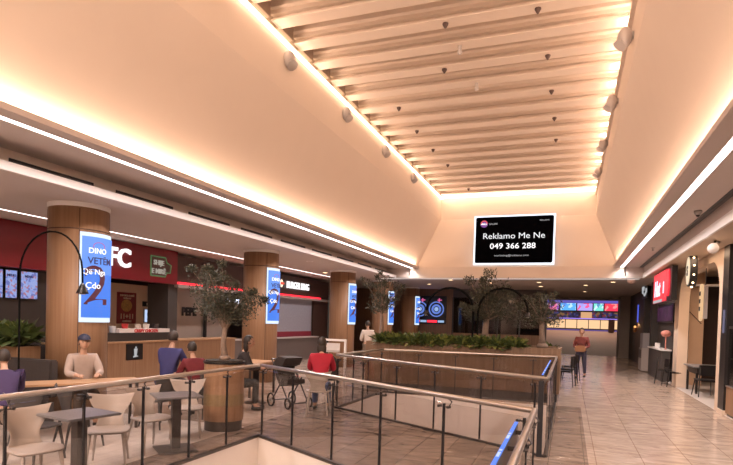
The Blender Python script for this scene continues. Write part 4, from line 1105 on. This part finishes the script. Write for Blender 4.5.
# ------------------------------------------------------------------ pushchair
t = thing('pushchair', 'black folded pushchair beside the left end of the bridge', 'pushchair', (-5.25, 9.75, 0), R(60))
b = bm_new()
for p, q in (((-.22, -.35, .12), (-.22, .35, .95)), ((.22, -.35, .12), (.22, .35, .95)), ((-.22, .30, .12), (-.22, -.1, .6)), ((.22, .30, .12), (.22, -.1, .6)), ((-.22, .35, .95), (.22, .35, .95)), ((-.22, -.35, .12), (.22, -.35, .12)), ((-.22, .30, .12), (.22, .30, .12))):
    tube(b, [p, q], .014, 8)
obj('frame', b, DSTEEL, t, True)
b = bm_new()
grid = [(-.25, .5), (.05, .42), (.22, .62), (.3, .9), (.12, 1.02), (-.15, 1.0), (-.05, .85), (.15, .8), (.12, .62), (-.02, .54), (-.24, .58)]
prism(b, grid, 'X', -.2, .2); obj('seat_hood', b, UPH, t, True)
for x in (-.25, .25):
    for y, r_ in ((-.35, .10), (.30, .13)):
        b = bm_new(); tube(b, [(x+.03*math.cos(q*PI/10)*0, y+r_*math.cos(q*PI/10), .13+r_*math.sin(q*PI/10)*.98) for q in range(21)], .018, 8, False)
        wv = obj('wheel', b, BLACK, t, True); b = bm_new(); tube(b, [(x-.02, y, .13), (x+.02, y, .13)], .03, 10)
        for q in range(5): tube(b, [(x, y, .13), (x, y+r_*math.cos(q*2*PI/5), .13+r_*math.sin(q*2*PI/5))], .006, 5)
        obj('hub', b, GREYP, wv, True)

# ------------------------------------------------------------------ people
def skin_mesh(edges, pts, rads, root, sub=1):
    """skeleton -> skinned mesh data (evaluated)"""
    me = bpy.data.meshes.new('sk'); names = list(pts); idx = {n: i for i, n in enumerate(names)}
    me.from_pydata([pts[n] for n in names], [(idx[a], idx[b]) for a, b in edges], [])
    o = bpy.data.objects.new('sk', me); COL.objects.link(o)
    md = o.modifiers.new('s', 'SKIN'); md.use_smooth_shade = True
    sv = me.skin_vertices[0].data
    for n in names:
        r = rads[n]; sv[idx[n]].radius = r if isinstance(r, tuple) else (r, r); sv[idx[n]].use_root = (n == root)
    sb = o.modifiers.new('b', 'SUBSURF'); sb.levels = sub; sb.render_levels = sub
    bpy.context.view_layer.update()
    dg = bpy.context.evaluated_depsgraph_get()
    m2 = bpy.data.meshes.new_from_object(o.evaluated_get(dg))
    b = bm_new(); b.from_mesh(m2)
    bpy.data.objects.remove(o); bpy.data.meshes.remove(me); bpy.data.meshes.remove(m2)
    return b
SKIN = mat('skin', (.50, .30, .21), .6, noise=.05)
def person(label, loc, rz, pose, top, legs, hair, shoes=(.03, .03, .03), scale=1, lean=.0, cap=None, skirt=None, long_hair=False, arms='down'):
    t = thing('person', label, 'person', loc, rz)
    P = {}
    if pose == 'sit':
        hz = .55
        P['pel'] = (0, -.02, hz); P['spine'] = (0, lean*.35, hz+.22); P['chest'] = (0, lean*.75, hz+.42); P['neck'] = (0, lean+.02, hz+.60)
    else:
        hz = .92
        P['pel'] = (0, 0, hz); P['spine'] = (0, lean*.3, hz+.20); P['chest'] = (0, lean*.7, hz+.38); P['neck'] = (0, lean, hz+.56)
    nk = Vector(P['neck']); P['head'] = tuple(nk+Vector((0, .015+lean*.2, .09)))
    E_ = [('pel', 'spine'), ('spine', 'chest'), ('chest', 'neck'), ('neck', 'head')]
    Rr = {'pel': (.14, .11), 'spine': (.125, .10), 'chest': (.12, .08), 'neck': .05, 'head': .05}
    for s, k in ((-1, 'l'), (1, 'r')):
        sh = nk+Vector((s*.175, -.02, -.09)); P['sh'+k] = tuple(sh)
        if arms == 'table': el = sh+Vector((s*.06, .12, -.24)); wr = sh+Vector((-s*.03, .34, -.24))
        elif arms == 'carry': el = sh+Vector((s*.07, .02, -.27)); wr = sh+Vector((-s*.02, .22, -.30))
        else: el = sh+Vector((s*.07, -.03, -.28)); wr = sh+Vector((s*.08, .05, -.52))
        P['el'+k] = tuple(el); P['wr'+k] = tuple(wr)
        d = (wr-el).normalized(); pm = wr+d*.055; P['pm'+k] = tuple(pm)
        Rr['sh'+k] = .05; Rr['el'+k] = .042; Rr['wr'+k] = .027; Rr['pm'+k] = (.038, .018)
        E_ += [('chest', 'sh'+k), ('sh'+k, 'el'+k), ('el'+k, 'wr'+k), ('wr'+k, 'pm'+k)]
        hp = Vector(P['pel'])+Vector((s*.09, 0, -.04)); P['hp'+k] = tuple(hp)
        if pose == 'sit': kn = Vector((s*.12, .40, hz-.03)); an = Vector((s*.13, .38, .09)); to = an+Vector((0, .15, -.05))
        elif pose == 'walk':
            kn = Vector((s*.09, s*.14+.04, .49)); an = Vector((s*.08, s*.24, .085+(.0 if s > 0 else .03))); to = an+Vector((0, .15, -.05))
        else: kn = Vector((s*.1, .02, .49)); an = Vector((s*.11, 0, .085)); to = an+Vector((0, .15, -.05))
        P['kn'+k] = tuple(kn); P['an'+k] = tuple(an); P['to'+k] = tuple(to)
        Rr['hp'+k] = .088; Rr['kn'+k] = .058; Rr['an'+k] = .038; Rr['to'+k] = .032
        E_ += [('pel', 'hp'+k), ('hp'+k, 'kn'+k), ('kn'+k, 'an'+k), ('an'+k, 'to'+k)]
    body = skin_mesh(E_, P, Rr, 'pel', 2)
    # fingers and thumb, rooted in the palm
    for s, k in ((-1, 'l'), (1, 'r')):
        wr, pm = Vector(P['wr'+k]), Vector(P['pm'+k]); d = (pm-wr).normalized()
        side = d.cross(Vector((0, 0, 1))); side = side.normalized() if side.length > .2 else Vector((0, 1, 0))
        nrm = d.cross(side).normalized()
        if nrm.z > 0: nrm = -nrm
        for f, ln in enumerate((.065, .075, .07, .055)):
            p0 = pm+side*(f-1.5)*.018-d*.01; tube(body, [p0, p0+d*ln*.5, p0+d*ln*.8+nrm*ln*.25, p0+d*ln+nrm*ln*.55], [.0095, .009, .0085, .007], 7)
        p0 = wr+d*.03-side*.028; tube(body, [p0, p0-side*.03+d*.02, p0-side*.04+d*.045+nrm*.01], [.012, .011, .008], 7)
    # head with nose, ears, eye sockets
    hc = Vector(P['head'])+Vector((0, .02, .07))
    hb = bm_new(); blob(hb, (0, 0, 0), .1, .78, .95, 1.18, 24)
    for v in hb.verts:
        if v.co.z < -.03: v.co.x *= 1-(-.03-v.co.z)*3.2; v.co.y = v.co.y*(1-(-.03-v.co.z)*1.8)+.006
        for sx in (-1, 1):
            if (v.co-Vector((sx*.032, .085, .012))).length < .022: v.co.y -= .006
    blob(hb, (0, .098, -.018), .016, .8, 1.1, 1.5, 10)
    for sx in (-1, 1): blob(hb, (sx*.080, -.005, -.005), .026, .35, .7, 1.1, 10)
    xf(hb, Matrix.Translation(hc)); mm = bpy.data.meshes.new('h'); hb.to_mesh(mm); hb.free(); body.from_mesh(mm); bpy.data.meshes.remove(mm)
    obj('body', body, SKIN, t, True, smooth=True)
    b = bm_new()
    for sx in (-1, 1): blob(b, hc+Vector((sx*.032, .083, .012)), .009, 1, .6, .7, 8)
    obj('eyes', b, BLACK, t, True)
    b = bm_new(); blob(b, hc+Vector((0, .086, -.055)), .02, 1.1, .35, .28, 8); obj('mouth', b, mat('lips', (.35, .12, .10), .6), t, True)
    # hair
    b = bm_new(); blob(b, hc+Vector((0, -.014, .018)), .108, .82, .95, 1.13, 20)
    bmesh.ops.delete(b, geom=[v for v in b.verts if v.co.y > hc.y+.045 and v.co.z < hc.z+.055 or v.co.z < hc.z-.06], context='VERTS')
    if long_hair: blob(b, hc+Vector((0, -.06, -.09)), .085, 1.1, .6, 1.6, 14)
    obj('hair', b, mat('hair_%s' % hair[0], hair[1], .6, noise=.2), t, True, smooth=True)
    if cap:
        b = bm_new(); blob(b, hc+Vector((0, 0, .045)), .112, .85, .98, .85, 20); bmesh.ops.delete(b, geom=[v for v in b.verts if v.co.z < hc.z+.04], context='VERTS')
        prism(b, [(hc.x+.07*math.cos(q*PI/8), hc.y+.07+.10*math.sin(q*PI/8)) for q in range(9)], 'Z', hc.z+.045, hc.z+.055)
        obj('cap', b, mat('cap_cloth', cap, .7), t, True, smooth=True)
    # clothes: the same skeleton a little thicker
    g = 1.10
    keep = ['pel', 'spine', 'chest', 'shl', 'shr', 'ell', 'elr', 'wrl', 'wrr']
    P2 = {n: P[n] for n in keep}; nb = Vector(P['neck'])-Vector((0, 0, .045)); P2['col'] = tuple(nb)
    for k in 'lr': P2['wr'+k] = tuple(Vector(P['el'+k]).lerp(Vector(P['wr'+k]), .92))
    R2 = {'pel': (.158, .128), 'spine': (.15, .122), 'chest': (.19, .165), 'col': .095, 'shl': .088, 'shr': .088, 'ell': .06, 'elr': .06, 'wrl': .045, 'wrr': .045}
    E2 = [('pel', 'spine'), ('spine', 'chest'), ('chest', 'col'), ('chest', 'shl'), ('chest', 'shr'), ('shl', 'ell'), ('shr', 'elr'), ('ell', 'wrl'), ('elr', 'wrr')]
    obj('jacket', skin_mesh(E2, P2, R2, 'pel', 2), mat('cloth_%s' % top[0], top[1], .8, noise=.15, scale=14), t, True, smooth=True)
    P3 = {n: P[n] for n in ['pel', 'hpl', 'hpr', 'knl', 'knr']}
    for k in 'lr': P3['an'+k] = tuple(Vector(P['an'+k])+Vector((0, 0, .03)))
    R3 = {'pel': (.15, .12), 'hpl': .102, 'hpr': .102, 'knl': .075, 'knr': .075, 'anl': .055, 'anr': .055}
    E3 = [('pel', 'hpl'), ('pel', 'hpr'), ('hpl', 'knl'), ('hpr', 'knr'), ('knl', 'anl'), ('knr', 'anr')]
    obj('trousers', skin_mesh(E3, P3, R3, 'pel', 2), mat('legs_%s' % legs[0], legs[1], .8, noise=.15, scale=14), t, True, smooth=True)
    for k in 'lr':
        b = bm_new(); an = Vector(P['an'+k]); blob(b, (an.x, an.y+.06, .045), .05, .95, 2.6, .88, 14); bmesh.ops.transform(b, matrix=Matrix.Identity(4), verts=b.verts[:])
        if pose == 'walk' and k == 'l': move(b, 0, 0, .02)
        obj('shoe', b, mat('shoe', shoes, .5), t, True, smooth=True)
    t.scale = (scale,)*3
    return t
BRN = ('dark', (.03, .02, .015)); GRY = ('brown', (.10, .06, .035))
person('person in dark cap and pale top seated behind the oak table', (-7.32, 6.62, 0), R(-122), 'sit', ('pale', (.38, .30, .26)), ('brown', (.08, .06, .05)), BRN, cap=(.02, .022, .05), arms='table', lean=.05)
person('person in a blue jacket seated with back turned near the chicken shop counter', (-6.85, 8.05, 0), R(12), 'sit', ('blue', (.03, .028, .11)), ('navy', (.03, .03, .06)), BRN, arms='table', lean=.12, scale=1.04)
person('person in a dark red jacket seated low behind the near railing', (-6.05, 7.85, 0), R(65), 'sit', ('maroon', (.13, .010, .015)), ('black', (.03, .03, .03)), BRN, arms='table', lean=.14, scale=.92)
person('person in a purple jacket seated at the far left by the dark bench', (-6.75, 4.95, 0), R(60), 'sit', ('purple', (.04, .022, .08)), ('black', (.03, .03, .03)), BRN, arms='table', lean=.3, scale=.88)
person('long haired person in black seated near the pushchair', (-6.0, 8.95, 0), R(-60), 'sit', ('black_top', (.025, .018, .018)), ('black', (.03, .03, .03)), BRN, arms='table', lean=.16, long_hair=True)
person('person in a bright red coat seated on the far white chair with back turned', (-4.42, 9.42, 0), R(20), 'sit', ('red', (.38, .010, .03)), ('jeans', (.09, .11, .20)), BRN, arms='table', lean=.14, long_hair=True)
person('person in a white shirt standing with back turned beside the third column', (-6.65, 18.0, 0), R(35), 'stand', ('white', (.62, .54, .48)), ('khaki', (.2, .15, .11)), BRN, arms='carry')
w_ = person('person in a dark red top and dark jeans walking and carrying a brown bag', (.42, 20.3, 0), R(165), 'walk', ('rust', (.20, .05, .045)), ('dark_jeans', (.05, .05, .09)), BRN, arms='carry', scale=.99)
t = thing('handbag', 'brown bag held in front of the walking person', 'bag', (.36, 20.02, 1.02))
obj('pouch', bevel(BX(.20, .54, 19.93, 20.03, .93, 1.14), .03), mat('tan_leather', (.35, .17, .08), .6), t)
b = bm_new(); tube(b, [(.27+.10*(1-math.cos(q*PI/8)), 19.98, 1.13+.08*math.sin(q*PI/8)) for q in range(9)], .01, 6); obj('handle', b, DBROWN, t)
# dark shoulder bag / coat on a dark chair behind the second railing
t = dup(dc, (-5.1, 11.2, 0), R(200), 'black chair with a dark coat seen through the bridge railings', 'black chair near the bridge'); 
b = bm_new(); blob(b, (-5.1, 11.25, .72), .25, 1.1, .45, 1.15, 20); tag(obj('coat', b, UPH, smooth=True), 'dark coat hung over the black chair seen through the bridge railings', 'coat')

# ------------------------------------------------------------------ big advertising screen
YS = 22.55
x0, x1, z0, z1 = -3.81, -.65, 4.20, 6.19
t = thing('advertising_screen', 'large black advertising screen with white frame and phone number on the far wall', 'screen', ((x0+x1)/2, YS, z0))
def rrect(x0, x1, z0, z1, r, y0, y1):
    pts = []
    for cx, cz, a0 in ((x1-r, z1-r, 0), (x0+r, z1-r, PI/2), (x0+r, z0+r, PI), (x1-r, z0+r, 1.5*PI)):
        for q in range(6): a = a0+q*PI/10; pts.append((cx+r*math.cos(a), cz+r*math.sin(a)))
    b = bm_new(); prism(b, pts, 'Y', y0, y1); return b
obj('frame', BX(x0, x1, YS, YS+.12, z0, z1), emis('screen_frame_white', (.85, .9, 1), 1.5), t)
obj('panel', rrect(x0+.065, x1-.065, z0+.065, z1-.065, .07, YS-.01, YS), mat('screen_glass_black', (.002, .002, .003), .9, spec=0), t)
obj('back_box', BX(x0+.1, x1-.1, YS+.12, YS+.3, z0+.1, z1-.3), BLACK, t)
xc = (x0+x1)/2; zc = (z0+z1)/2
for s_, wd, size, dx, dz, bold, mt in (('Reklamo Me Ne', 2.40, .33, 0, .05, 0, emis('screen_text', (.85, .87, .9), 1.1)), ('049 366 288', 1.78, .31, -.03, -.35, .002, E_WTXT),
        ('marketing@reklamo.com', 1.34, .10, -.06, -.66, 0, E_WDIM), ('GALERI', .33, .09, -.82, .62, 0, E_WDIM), ('REKLAMA', .36, .075, 1.17, .72, 0, E_WDIM)):
    b = text_bm(s_, size, .006, bold); fit(b, wd); move(b, xc+dx, YS-.015, zc+dz); obj('lettering', b, mt, t)
b = cyl(bm_new(), 0, 0, -.005, .005, .145, 24); xf(b, Matrix.Translation((xc-1.18, YS-.015, zc+.66)) @ Matrix.Rotation(PI/2, 4, 'X')); obj('logo_disc', b, emis('logo_purple', (.22, .06, .35), .9), t)
b = tube(bm_new(), [(xc-1.18+.12*math.cos(q*PI/8), YS-.022, zc+.66+.12*math.sin(q*PI/8)) for q in range(9)], .025, 6); obj('logo_arc', b, emis('logo_red', (.8, .08, .1), .9), t)
b = text_bm('MALL', .10, .006, .003); fit(b, .24); move(b, xc-1.18, YS-.025, zc+.62); obj('lettering', b, E_WTXT, t)
# dark table seen behind the left corner of the bridge
tt = thing('cafe_table', 'small dark table on a black pedestal behind the left bridge corner', 'table', (-6.1, 9.85, 0))
obj('tabletop', cyl(bm_new(), 0, 0, .72, .75, .36, 28), DARK, tt, True); obj('pedestal', cyl(bm_new(), 0, 0, .02, .72, .07, 14), BLACK, tt, True); obj('base_plate', cyl(bm_new(), 0, 0, 0, .02, .22, 24), BLACK, tt, True)
